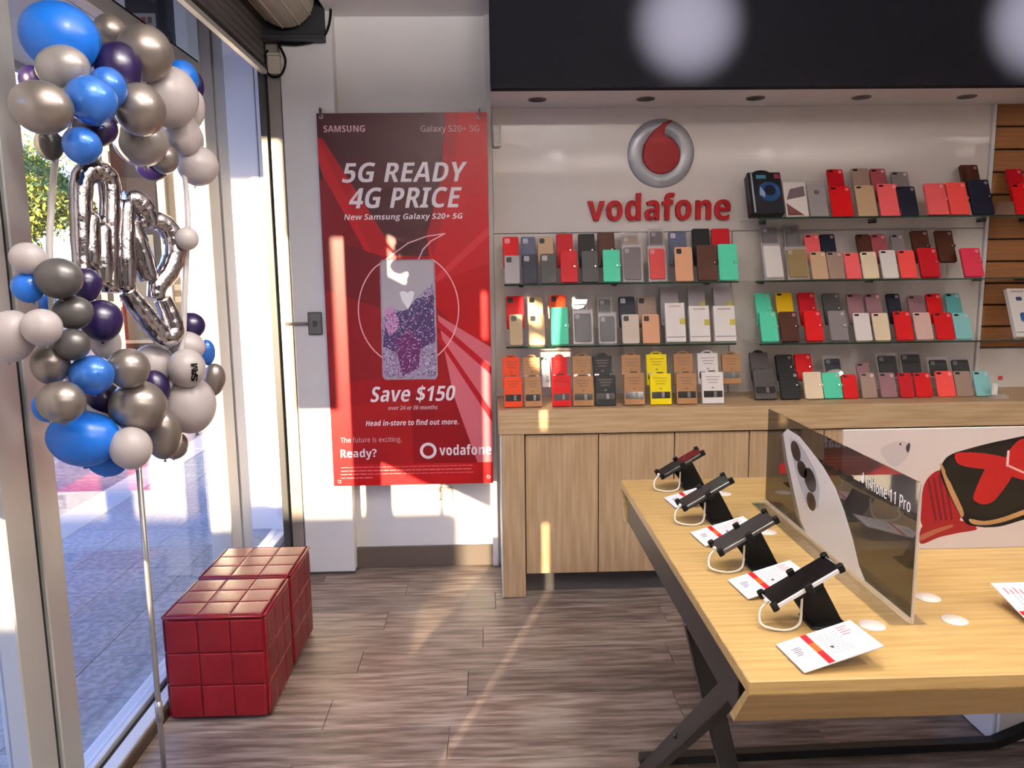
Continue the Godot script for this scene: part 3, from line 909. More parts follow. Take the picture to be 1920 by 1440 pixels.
# ---------------------------------------------------------------- ottomans
func cushion(w: float, h: float) -> ArrayMesh:   # padded square patch in xy, bulging +z
	var key := "c%.3f,%.3f" % [w, h]
	if cache.has(key):
		return cache[key]
	var st := begin(false)
	var us := [-1.0, -0.985, -0.93, -0.8, -0.4, 0.0, 0.4, 0.8, 0.93, 0.985, 1.0]
	var f := func(i: int, j: int) -> Vector3:
		var u: float = us[i]
		var v: float = us[j]
		var e := maxf(absf(u), absf(v))
		var z := -0.005 if e > 0.99 else 0.0026 * pow((1 - pow(absf(u), 8)) * (1 - pow(absf(v), 8)), 0.5)
		return Vector3(u * w / 2, v * h / 2, z)
	for i in 10:
		for j in 10:
			quad(st, f.call(i, j), f.call(i + 1, j), f.call(i + 1, j + 1), f.call(i, j + 1), Vector3(0, 0, -0.5))
	cache[key] = done(st)
	return cache[key]
func build_ottomans() -> void:
	var w := 0.372
	var d := 0.352
	var h := 0.398
	var lea := mat(Color(0.41, 0.055, 0.085), 0.36, 0.0, 0.4)
	lea.normal_enabled = true
	var n := FastNoiseLite.new()
	n.frequency = 0.12
	n.seed = 6
	var nt := NoiseTexture2D.new()
	nt.noise = n
	nt.width = 256
	nt.height = 256
	nt.seamless = true
	nt.as_normal_map = true
	nt.bump_strength = 2.0
	lea.normal_texture = nt
	lea.normal_scale = 0.25
	lea.uv1_triplanar = true
	lea.uv1_scale = Vector3(4, 4, 4)
	for k in 2:
		var o := thing("ottoman", ["dark red leather cube ottoman standing beside the balloon stand pole", "dark red leather cube ottoman pushed against the banner wall corner"][k], "ottoman", Vector3(-0.988, 0.0, -2.605 - d / 2 - k * (d + 0.004)), "red cube ottomans by the window")
		part(o, "body", boxm(Vector3(w - 0.018, h - 0.010, d - 0.018), 0.016), lea, Vector3(0, h / 2 + 0.002, 0))
		var b := 0.016
		for i in 3:
			for j in 3:
				var pw := (w - 2 * b) / 3
				var pd := (d - 2 * b) / 3
				var ph := (h - 2 * b) / 3
				var u := i - 1
				var v := j - 1
				part(o, "panel", cushion(pw - 0.0025, ph - 0.0025), lea, Vector3(u * pw, h / 2 + v * ph, d / 2 - 0.006))
				part(o, "panel", cushion(pw - 0.0025, ph - 0.0025), lea, Vector3(u * pw, h / 2 + v * ph, -d / 2 + 0.006), Vector3(0, PI, 0))
				part(o, "panel", cushion(pd - 0.0025, ph - 0.0025), lea, Vector3(w / 2 - 0.006, h / 2 + v * ph, u * pd), Vector3(0, PI / 2, 0))
				part(o, "panel", cushion(pd - 0.0025, ph - 0.0025), lea, Vector3(-w / 2 + 0.006, h / 2 + v * ph, u * pd), Vector3(0, -PI / 2, 0))
				part(o, "panel", cushion(pw - 0.0025, pd - 0.0025), lea, Vector3(u * pw, h - 0.002, v * pd), Vector3(-PI / 2, 0, 0))
		# piped edges
		for sx in [-1, 1]:
			part(o, "piping", tube([Vector3(sx * (w / 2 - 0.008), h - 0.007, -d / 2 + 0.014), Vector3(sx * (w / 2 - 0.008), h - 0.007, d / 2 - 0.014)], 0.005, 8), lea)
		for sz in [-1, 1]:
			part(o, "piping", tube([Vector3(-w / 2 + 0.014, h - 0.007, sz * (d / 2 - 0.008)), Vector3(w / 2 - 0.014, h - 0.007, sz * (d / 2 - 0.008))], 0.005, 8), lea)

# ---------------------------------------------------------------- table
func build_table() -> void:
	var TH := 0.88
	var tb := thing("display_table", "oak display table on black crossed steel legs", "table", Vector3(0.434, 0, -1.88))
	var z1 := 0.65     # near end
	var z0 := -0.651
	var L := 1.9
	bx(tb, "tabletop", Vector3(0, TH - 0.026, z0), Vector3(L, TH, z1), M.oak_t, 0.002)
	# folded-under end flanges
	for s in [1.0, -1.0]:
		var ze: float = z1 if s > 0 else z0
		var fl := PackedVector2Array([Vector2(ze, TH - 0.026), Vector2(ze - s * 0.018, TH - 0.026), Vector2(ze - s * 0.098, TH - 0.118), Vector2(ze - s * 0.072, TH - 0.118)])
		var st := slab(PackedVector2Array(Array(fl).map(func(p): return Vector2(-p.x, p.y))), L)
		part(tb, "end_flange", st, M.oak_t, Vector3(0, 0, 0), Vector3(0, PI / 2, 0))
	# steel frames: beam under the edge and crossed legs
	var steel := mat(Color(0.075, 0.075, 0.085), 0.42, 0.2)
	for x in [0.024, 1.5]:
		bx(tb, "side_beam", Vector3(x - 0.018, TH - 0.112, z0 + 0.1), Vector3(x + 0.018, TH - 0.027, z1 - 0.07), steel, 0.002)
		bar(tb, "leg", Vector3(x, 0.80, 0.52), Vector3(x, 0.012, -0.34), 0.032, 0.045, steel)
		bar(tb, "leg", Vector3(x, TH - 0.1, 0.2), Vector3(x + 0.19, 0.012, 0.2), 0.03, 0.045, steel)
		part(tb, "bolt", lathe([Vector2(0, 0.0), Vector2(0.008, 0.0), Vector2(0.008, 0.006), Vector2(0, 0.006)], 12), steel, Vector3(x - 0.022, 0.46, 0.15), Vector3(0, 0, PI / 2))
	bar(tb, "stretcher", Vector3(0.024, 0.026, -0.40), Vector3(1.2, 0.026, -0.43), 0.035, 0.03, steel)
	bar(tb, "stretcher", Vector3(1.2, 0.026, -0.43), Vector3(1.52, 0.16, -0.43), 0.035, 0.03, steel)
	var ped := thing("pedestal", "white storage pedestal under the oak table", "storage unit", Vector3(1.65, 0, -2.46))
	bx(ped, "body", Vector3(0, 0.004, -0.2), Vector3(0.5, 0.74, 0.12), M.white, 0.004)
	bx(ped, "drawer", Vector3(0.01, 0.03, 0.12), Vector3(0.49, 0.38, 0.132), M.white, 0.003)
	bx(ped, "drawer", Vector3(0.01, 0.39, 0.12), Vector3(0.49, 0.72, 0.132), M.white, 0.003)
	bx(ped, "plinth", Vector3(0.02, 0.0, -0.18), Vector3(0.48, 0.004, 0.1), M.kick, 0.002)
	# phone stands: foot, arm, cradle; the phones are things of their own
	var feet := [[0.649, -1.440], [0.632, -1.735], [0.634, -2.075], [0.646, -2.405]]
	var slabels := ["black phone stand holding the white-edged phone", "black phone stand holding the phone with a glare patch", "black phone stand holding the plain grey-screened phone", "black phone stand holding the phone with a red screen"]
	var plabels := ["phone with white edge and black screen on a display stand", "dark bronze phone reflecting a pale patch on a display stand", "charcoal phone with a plain grey screen on a display stand", "black phone with a red-tinted screen on a display stand"]
	var screens := [mat(Color(0.012, 0.010, 0.012), 0.05), mat(Color(0.05, 0.045, 0.045), 0.04), mat(Color(0.11, 0.11, 0.115), 0.25), mat(Color(0.07, 0.06, 0.06), 0.12)]
	var bodies := [mat(Color(0.85, 0.83, 0.83), 0.3), mat(Color(0.20, 0.17, 0.17), 0.3), mat(Color(0.10, 0.10, 0.11), 0.4), mat(Color(0.07, 0.07, 0.075), 0.4)]
	for i in 4:
		var p := Vector3(feet[i][0], TH, feet[i][1])
		var s := thing("phone_stand", slabels[i], "phone stand", p, "black phone stands on the oak table")
		bx(s, "base_plate", Vector3(-0.03, 0, -0.04), Vector3(0.045, 0.006, 0.03), M.black, 0.002)
		var arm := slab(PackedVector2Array([Vector2(-0.024, 0.004), Vector2(0.042, 0.004), Vector2(-0.002, 0.086), Vector2(-0.060, 0.056)]), 0.016, 0.002)
		part(s, "arm", arm, M.black, Vector3(0, 0, -0.012))
		# cradle, tilted up towards the middle of the table
		var c := Node3D.new()
		c.name = "cradle"
		s.add_child(c, true)
		c.position = Vector3(-0.038, 0.078, -0.006)
		c.rotation = Vector3(-0.04, 0.04, deg_to_rad(29))
		bx(c, "back_plate", Vector3(-0.03, -0.004, -0.036), Vector3(0.03, 0.004, 0.036), M.black, 0.002)
		for e in [[-0.074, -0.033], [-0.074, 0.033], [0.074, -0.033], [0.074, 0.033]]:
			part(c, "corner_grip", rr(0.014, 0.012, 0.016, 0.005), M.black, Vector3(e[0], 0.002, e[1]), Vector3(-PI / 2, 0, 0))
			bx(c, "grip_arm", Vector3(minf(e[0], 0.02 * signf(e[0])), -0.002, e[1] * 0.7 - 0.004), Vector3(maxf(e[0], 0.02 * signf(e[0])), 0.003, e[1] * 0.7 + 0.004), M.black, 0.001)
		for e in [-0.041, 0.041]:
			part(c, "side_grip", rr(0.016, 0.010, 0.022, 0.004), M.black, Vector3(0.0, -0.002, e), Vector3(-PI / 2, 0, 0))
		var ph := thing("smartphone", plabels[i], "smartphone", p + c.position, "phones on the oak table stands", c.rotation)
		part(ph, "body", rr(0.15, 0.073, 0.008, 0.01, 0.0015), bodies[i], Vector3(0, 0.0045, 0), Vector3(-PI / 2, 0, 0))
		part(ph, "screen", rr(0.146, 0.069, 0.0012, 0.008, 0.0003), screens[i], Vector3(0, 0.0123, 0), Vector3(-PI / 2, 0, 0))
		if i == 3:
			part(ph, "screen_image", rr(0.07, 0.066, 0.0004, 0.006, 0.0001), mat(Color(0.34, 0.03, 0.05), 0.15), Vector3(0.036, 0.0136, 0), Vector3(-PI / 2, 0, 0))
		# charging cable looping from the phone's lower end to the table
		var cb := thing("charging_cable", ["white charging cable looping from the white-edged phone to the table", "white charging cable under the phone with a glare patch", "white charging cable under the grey-screened phone", "white charging cable under the phone with a red screen"][i], "cable", p, "white charging cables on the table")
		var e0 := Vector3(-0.108, 0.046, -0.004)
		part(cb, "cord", tube(smooth_path([e0 + Vector3(0.0, 0.0, 0.0), e0 + Vector3(-0.016, -0.014, 0.008), e0 + Vector3(-0.018, -0.036, 0.02), Vector3(-0.10, 0.004, 0.03), Vector3(-0.07, 0.0035, 0.028), Vector3(-0.05, 0.012, 0.018), Vector3(-0.045, 0.04, 0.01), Vector3(-0.044, 0.06, 0.008)]), 0.0026, 8), mat(Color(0.85, 0.83, 0.78), 0.45))
		part(cb, "plug", rr(0.018, 0.009, 0.006, 0.003), mat(Color(0.9, 0.89, 0.87), 0.4), e0 + Vector3(0.002, 0.001, 0), Vector3(-PI / 2, 0, 0.5))
	# price cards
	var cim := Image.create(360, 200, false, Image.FORMAT_RGB8)
	cim.fill(Color(0.90, 0.89, 0.91))
	cim.fill_rect(Rect2i(112, 0, 30, 200), Color(0.78, 0.10, 0.13))
	cim.fill_rect(Rect2i(112, 60, 30, 60), Color(0.86, 0.36, 0.16))
	var r := RandomNumberGenerator.new()
	r.seed = 9
	for k in 9:
		var x := 160
		while x < 250:
			var w := r.randi_range(5, 16)
			cim.fill_rect(Rect2i(x, 34 + k * 15, w, 4), Color(0.55, 0.53, 0.58))
			x += w + 4
	for k in 4:
		cim.fill_rect(Rect2i(270, 20 + k * 16, 50 - (k % 2) * 14, 6), Color(0.82, 0.40, 0.44))
	cim.fill_rect(Rect2i(180, 110, 14, 14), Color(0.2, 0.2, 0.25))
	for k in 5:
		cim.fill_rect(Rect2i(30 + (k % 2) * 6, 60 + k * 11, 40 - k * 3, 6), Color(0.42, 0.42, 0.5))
	var cm := picture(cim, 0.35)
	var cards := [[0.604, -1.306], [0.608, -1.613], [0.606, -1.935], [0.608, -2.258]]
	for i in 4:
		var lab2 := "white price card with a red stripe lying before %s" % ["the white-edged phone", "the phone with a glare patch", "the grey-screened phone", "the phone with a red screen"][i]
		var pc := thing("price_card", lab2, "price card", Vector3(cards[i][0], TH, cards[i][1]), "price cards on the oak table", Vector3(0, 0.11, 0))
		card(pc, 0.152, 0.104, cm)
	var pc2 := thing("price_card", "white price card lying on the table before the watch poster", "price card", Vector3(1.105, TH, -1.445), "", Vector3(0, PI / 2, 0))
	card(pc2, 0.152, 0.13, cm)
	# round white stickers on the table
	for p in [[0.745, -1.425, "beside the card of the white-edged phone"], [0.925, -1.545, "behind the acrylic sign, nearer the watch poster"], [0.918, -1.438, "beyond the front corner of the acrylic sign"], [0.727, -2.345, "beside the stand of the red-screened phone"], [0.735, -1.98, "beside the stand of the grey-screened phone"]]:
		var t := thing("table_sticker", "round white dot on the tabletop %s" % p[2], "sticker", Vector3(p[0], TH, p[1]), "white dots on the tabletop")
		part(t, "paper_disc", lathe([Vector2(0, 0.0002), Vector2(0.025, 0.0002), Vector2(0.0245, 0.0014), Vector2(0, 0.0014)], 28), mat(Color(0.88, 0.83, 0.80), 0.5))
	build_divider(TH)
	build_watch_poster(TH)

func card(t: Node3D, w: float, d: float, m: Material) -> void:
	# clear wedge foot, card resting on its slope (low on the aisle side)
	var rise := 0.037
	var wedge := slab(PackedVector2Array([Vector2(-w / 2 + 0.004, 0.0), Vector2(w / 2 - 0.02, 0.0), Vector2(w / 2 - 0.02, rise - 0.006), Vector2(-w / 2 + 0.004, 0.0005)]), d - 0.03)
	part(t, "clear_wedge", wedge, M.acrylic, Vector3(0, 0, -(d - 0.03) / 2))
	var c := part(t, "card", boxm(Vector3(w, 0.003, d), 0.0008), mat(Color(0.85, 0.83, 0.84), 0.4), Vector3(0, rise / 2 + 0.0035, 0), Vector3(0, 0, asin(rise / w)))
	part(c, "print", face(w - 0.002, d - 0.002), m, Vector3(0, 0.0018, 0), Vector3(-PI / 2, 0, 0))

# smoked acrylic sign standing along the table, printed with a phone
func build_divider(TH: float) -> void:
	var X := 0.824
	var za := -1.422
	var zb := -2.24
	var h := 0.288
	var t := thing("acrylic_sign", "dark glossy acrylic sign printed with a white phone, standing along the table", "sign", Vector3(X, TH, (za + zb) / 2))
	var half := (za - zb) / 2
	var smoke := StandardMaterial3D.new()
	smoke.albedo_color = Color(0.06, 0.05, 0.045, 0.74)
	smoke.transparency = BaseMaterial3D.TRANSPARENCY_ALPHA
	smoke.roughness = 0.02
	bx(t, "smoked_panel", Vector3(-0.0015, 0.012, -half), Vector3(0.0015, h, half - 0.004), smoke, 0.0)
	bx(t, "clear_edge", Vector3(-0.003, 0.0, half - 0.004), Vector3(0.003, h, half), clear(Color(0.9, 0.84, 0.78), 0.55, 0.1), 0.001)
	bx(t, "clear_foot", Vector3(-0.045, 0.0, -half), Vector3(0.03, 0.004, half), M.acrylic, 0.0)
	bx(t, "foot_ledge", Vector3(-0.010, 0.004, -half), Vector3(-0.002, 0.014, half), clear(Color(0.95, 0.9, 0.8), 0.25, 0.1), 0.001)
	# print on the side that faces the aisle: x is along the sign, y up
	var face_n := Node3D.new()
	face_n.name = "phone_print"
	t.add_child(face_n, true)
	face_n.rotation = Vector3(0, -PI / 2, 0)
	face_n.position = Vector3(-0.0018, 0, 0)
	var q := func(px: float, py: float) -> Vector2:
		var p := at(px, py, "x", X)
		return Vector2(p.z - (za + zb) / 2, clampf(p.y - TH, 0.013, h - 0.002))
	var add := func(called: String, pts: Array, z: float, th: float, m: Material) -> void:
		var o := PackedVector2Array()
		for p in pts:
			o.append(q.call(p[0], p[1]))
		part(face_n, called, slab(o, th), m, Vector3(0, 0, z))
	add.call("phone_body", [[1470, 812], [1478, 804], [1500, 818], [1522, 845], [1545, 875], [1568, 915], [1585, 960], [1600, 1010], [1612, 1060], [1622, 1105], [1600, 1090], [1560, 1060], [1528, 1030], [1512, 1010], [1502, 975], [1490, 920], [1477, 860]], 0.0, 0.0006, mat(Color(0.80, 0.79, 0.78), 0.25))
	add.call("phone_edge", [[1466, 815], [1470, 812], [1477, 860], [1490, 920], [1502, 975], [1512, 1010], [1506, 1006], [1494, 965], [1482, 910], [1471, 860]], 0.0, 0.0006, mat(Color(0.35, 0.33, 0.33), 0.3))
	var lens := mat(Color(0.05, 0.05, 0.065), 0.2)
	var plate := mat(Color(0.62, 0.62, 0.65), 0.3)
	add.call("camera_plate", [[1482, 822], [1497, 826], [1512, 846], [1530, 880], [1539, 915], [1536, 950], [1526, 960], [1512, 940], [1500, 905], [1488, 860]], 0.0006, 0.0003, plate)
	for e in [[1494, 846, 8, 20, -0.25], [1506, 880, 8, 17, -0.3], [1521, 900, 10, 24, -0.25], [1523, 940, 8, 18, -0.2]]:
		var pts := []
		for p in ellipse(Vector2(e[0], e[1]), e[2], e[3], 20, e[4]):
			pts.append([p.x, p.y])
		add.call("camera_lens", pts, 0.0009, 0.0003, lens)
	add.call("red_band", [[1463, 872], [1476, 865], [1481, 888], [1463, 888]], 0.0, 0.0004, M.red)
	var a: Vector2 = q.call(1627, 905)
	var b: Vector2 = q.call(1710, 938)
	words(face_n, "lettering", "iPhone 11 Pro", Vector2(minf(a.x, b.x), a.y - 0.012), Vector2(maxf(a.x, b.x), a.y + 0.016), 0.0002, mat(Color(0.92, 0.92, 0.92), 0.4), false, 0.0, 0.0006)
	var ap := PackedVector2Array(ellipse(Vector2(a.x - 0.019, a.y + 0.003), 0.0075, 0.009, 24))
	part(face_n, "fruit_emblem", slab(ap, 0.0006), mat(Color(0.92, 0.92, 0.92), 0.4), Vector3(0, 0, 0.0002))
	var lp := PackedVector2Array(ellipse(Vector2(a.x - 0.017, a.y + 0.0152), 0.0018, 0.0036, 14, 0.5))
	part(face_n, "fruit_emblem", slab(lp, 0.0006), mat(Color(0.92, 0.92, 0.92), 0.4), Vector3(0, 0, 0.0002))

func build_watch_poster(TH: float) -> void:
	var z := -1.828
	var x0 := 0.858
	var x1 := 1.52
	var h := 0.308
	var W := 760
	var H := 354
	var im := Image.create(W, H, false, Image.FORMAT_RGB8)
	im.fill(Color(0.76, 0.72, 0.715))
	var q := func(px: float, py: float) -> Vector2:
		var p := at(px, py, "z", z)
		return Vector2((p.x - x0) / (x1 - x0) * W, (TH + h - p.y) / h * H)
	var poly := func(pts: Array, c: Color) -> void:
		var o := []
		for p in pts:
			o.append(q.call(p[0], p[1]))
		fill_poly(im, o, c)
	var soft := func(pts: Array, c: Color) -> void:      # rounded outline through the points
		var o := []
		var n := pts.size()
		for i in n:
			var p := []
			for k in [-1, 0, 1, 2]:
				var e: Array = pts[(i + k + n) % n]
				p.append(q.call(e[0], e[1]))
			for k in 6:
				o.append(p[1].cubic_interpolate(p[2], p[0], p[3], k / 6.0))
		fill_poly(im, o, c)
	# small earphone case at the side
	soft.call([[1650, 846], [1662, 834], [1690, 826], [1704, 834], [1704, 850], [1690, 868], [1672, 874]], Color(0.69, 0.65, 0.66))
	soft.call([[1698, 838], [1703, 830], [1706, 832], [1705, 842], [1701, 848]], Color(0.16, 0.13, 0.15))
	soft.call([[1686, 831], [1689, 830], [1689, 834], [1686, 834]], Color(0.16, 0.13, 0.15))
	# strap
	soft.call([[1764, 882], [1738, 898], [1728, 930], [1728, 985], [1760, 982], [1800, 975], [1790, 915]], Color(0.44, 0.075, 0.095))
	for k in 4:
		poly.call([[1738 + k * 10, 900 - k * 4], [1742 + k * 10, 898 - k * 4], [1757 + k * 10, 976], [1752 + k * 10, 978]], Color(0.30, 0.05, 0.065))
	soft.call([[1726, 992], [1745, 978], [1800, 976], [1832, 992], [1795, 1000], [1760, 1008], [1726, 1020]], Color(0.42, 0.09, 0.095))
	soft.call([[1726, 1004], [1760, 990], [1786, 984], [1782, 990], [1756, 1000], [1726, 1014]], Color(0.50, 0.30, 0.22))
	# watch head: case, gold rim, glass
	soft.call([[1762, 886], [1776, 856], [1815, 841], [1880, 825], [1950, 814], [2000, 830], [2000, 960], [1930, 972], [1870, 988], [1822, 986], [1803, 972], [1778, 925]], Color(0.045, 0.03, 0.028))
	soft.call([[1763, 876], [1767, 872], [1788, 918], [1806, 958], [1804, 970], [1798, 962], [1778, 920]], Color(0.58, 0.44, 0.30))
	soft.call([[1818, 973], [1845, 977], [1880, 970], [1930, 952], [2000, 930], [2000, 938], [1930, 962], [1880, 979], [1845, 985], [1822, 982]], Color(0.58, 0.45, 0.30))
	soft.call([[1772, 884], [1784, 858], [1818, 848], [1880, 832], [1950, 821], [2000, 836], [2000, 920], [1930, 944], [1875, 963], [1840, 969], [1814, 964], [1803, 950], [1786, 912]], Color(0.075, 0.06, 0.045))
	# red crossed plasters on the dial
	var red := Color(0.53, 0.095, 0.095)
	soft.call([[1790, 858], [1797, 848], [1850, 850], [1896, 862], [1892, 884], [1850, 880], [1802, 872]], red)
	soft.call([[1882, 866], [1900, 834], [1928, 822], [2000, 845], [2000, 915], [1920, 900], [1884, 886]], red)
	soft.call([[1858, 866], [1900, 882], [1872, 930], [1852, 945], [1832, 942], [1826, 926]], red)
	stroke(im, [q.call(1891, 846), q.call(1889, 872)], 7.0, Color(0.8, 0.74, 0.74))
	stroke(im, [q.call(1889, 872), q.call(1940, 895)], 6.0, Color(0.76, 0.62, 0.61))
	var wpm := picture(im, 0.5)
	wpm.metallic_specular = 0.25
	var t := thing("watch_poster", "white poster board with a red-strapped watch standing on the table", "poster", Vector3(x0, TH, z))
	bx(t, "board", Vector3(0, 0, -0.006), Vector3(x1 - x0, h, 0), mat(Color(0.84, 0.80, 0.79), 0.45), 0.001)
	part(t, "print", face(x1 - x0 - 0.002, h - 0.002), wpm, Vector3((x1 - x0) / 2, h / 2, 0.0006))
	bx(t, "foot_ledge", Vector3(0.02, 0, -0.05), Vector3(x1 - x0, 0.006, -0.006), M.white, 0.001)

# ---------------------------------------------------------------- stock on the shelves
const COL := {
	"red": Color(0.74, 0.04, 0.06), "crimson": Color(0.64, 0.035, 0.085), "slate blue": Color(0.28, 0.29, 0.37), "navy": Color(0.055, 0.06, 0.12), "black": Color(0.03, 0.03, 0.035), "beige": Color(0.70, 0.58, 0.46),
	"brown": Color(0.22, 0.10, 0.055), "mint": Color(0.30, 0.74, 0.60), "charcoal": Color(0.20, 0.19, 0.19), "grey": Color(0.45, 0.42, 0.42), "smoky": Color(0.36, 0.31, 0.33), "tan": Color(0.78, 0.57, 0.44),
	"ivory": Color(0.74, 0.68, 0.62), "pink": Color(0.88, 0.36, 0.37), "rose": Color(0.55, 0.25, 0.27), "taupe": Color(0.54, 0.45, 0.40), "cream": Color(0.88, 0.80, 0.68), "white": Color(0.87, 0.84, 0.82),
	"coral": Color(0.90, 0.30, 0.28), "magenta": Color(0.80, 0.20, 0.30), "yellow": Color(0.83, 0.66, 0.04), "mauve": Color(0.50, 0.36, 0.38), "teal": Color(0.32, 0.58, 0.58), "aqua": Color(0.50, 0.72, 0.72),
	"kraft": Color(0.58, 0.42, 0.28), "orange": Color(0.82, 0.25, 0.09), "cork": Color(0.66, 0.57, 0.44), "blush": Color(0.80, 0.66, 0.62), "gold": Color(0.52, 0.43, 0.25), "blue": Color(0.07, 0.12, 0.22), "silver": Color(0.6, 0.57, 0.57), "lemon": Color(0.92, 0.82, 0.02)}
const KIND := {"c": "phone case", "f": "folio case", "b": "boxed case", "w": "white box", "h": "hang box", "p": "packet", "k": "gift box"}
const SHELF := {
	"L1": [1.52, "glass shelf under red lettering"], "L2": [1.217, "lower shelf under red lettering"], "LC": [0.932, "worktop beside red banner"],
	"R1": [1.822, "highest glass shelf"], "R2": [1.52, "second highest glass shelf"], "R3": [1.212, "lowest long glass shelf"], "RC": [0.932, "worktop under the long shelves"], "S1": [1.822, "shelf on slatted wall"], "S3": [1.212, "lowest shelf on slatted wall"]}

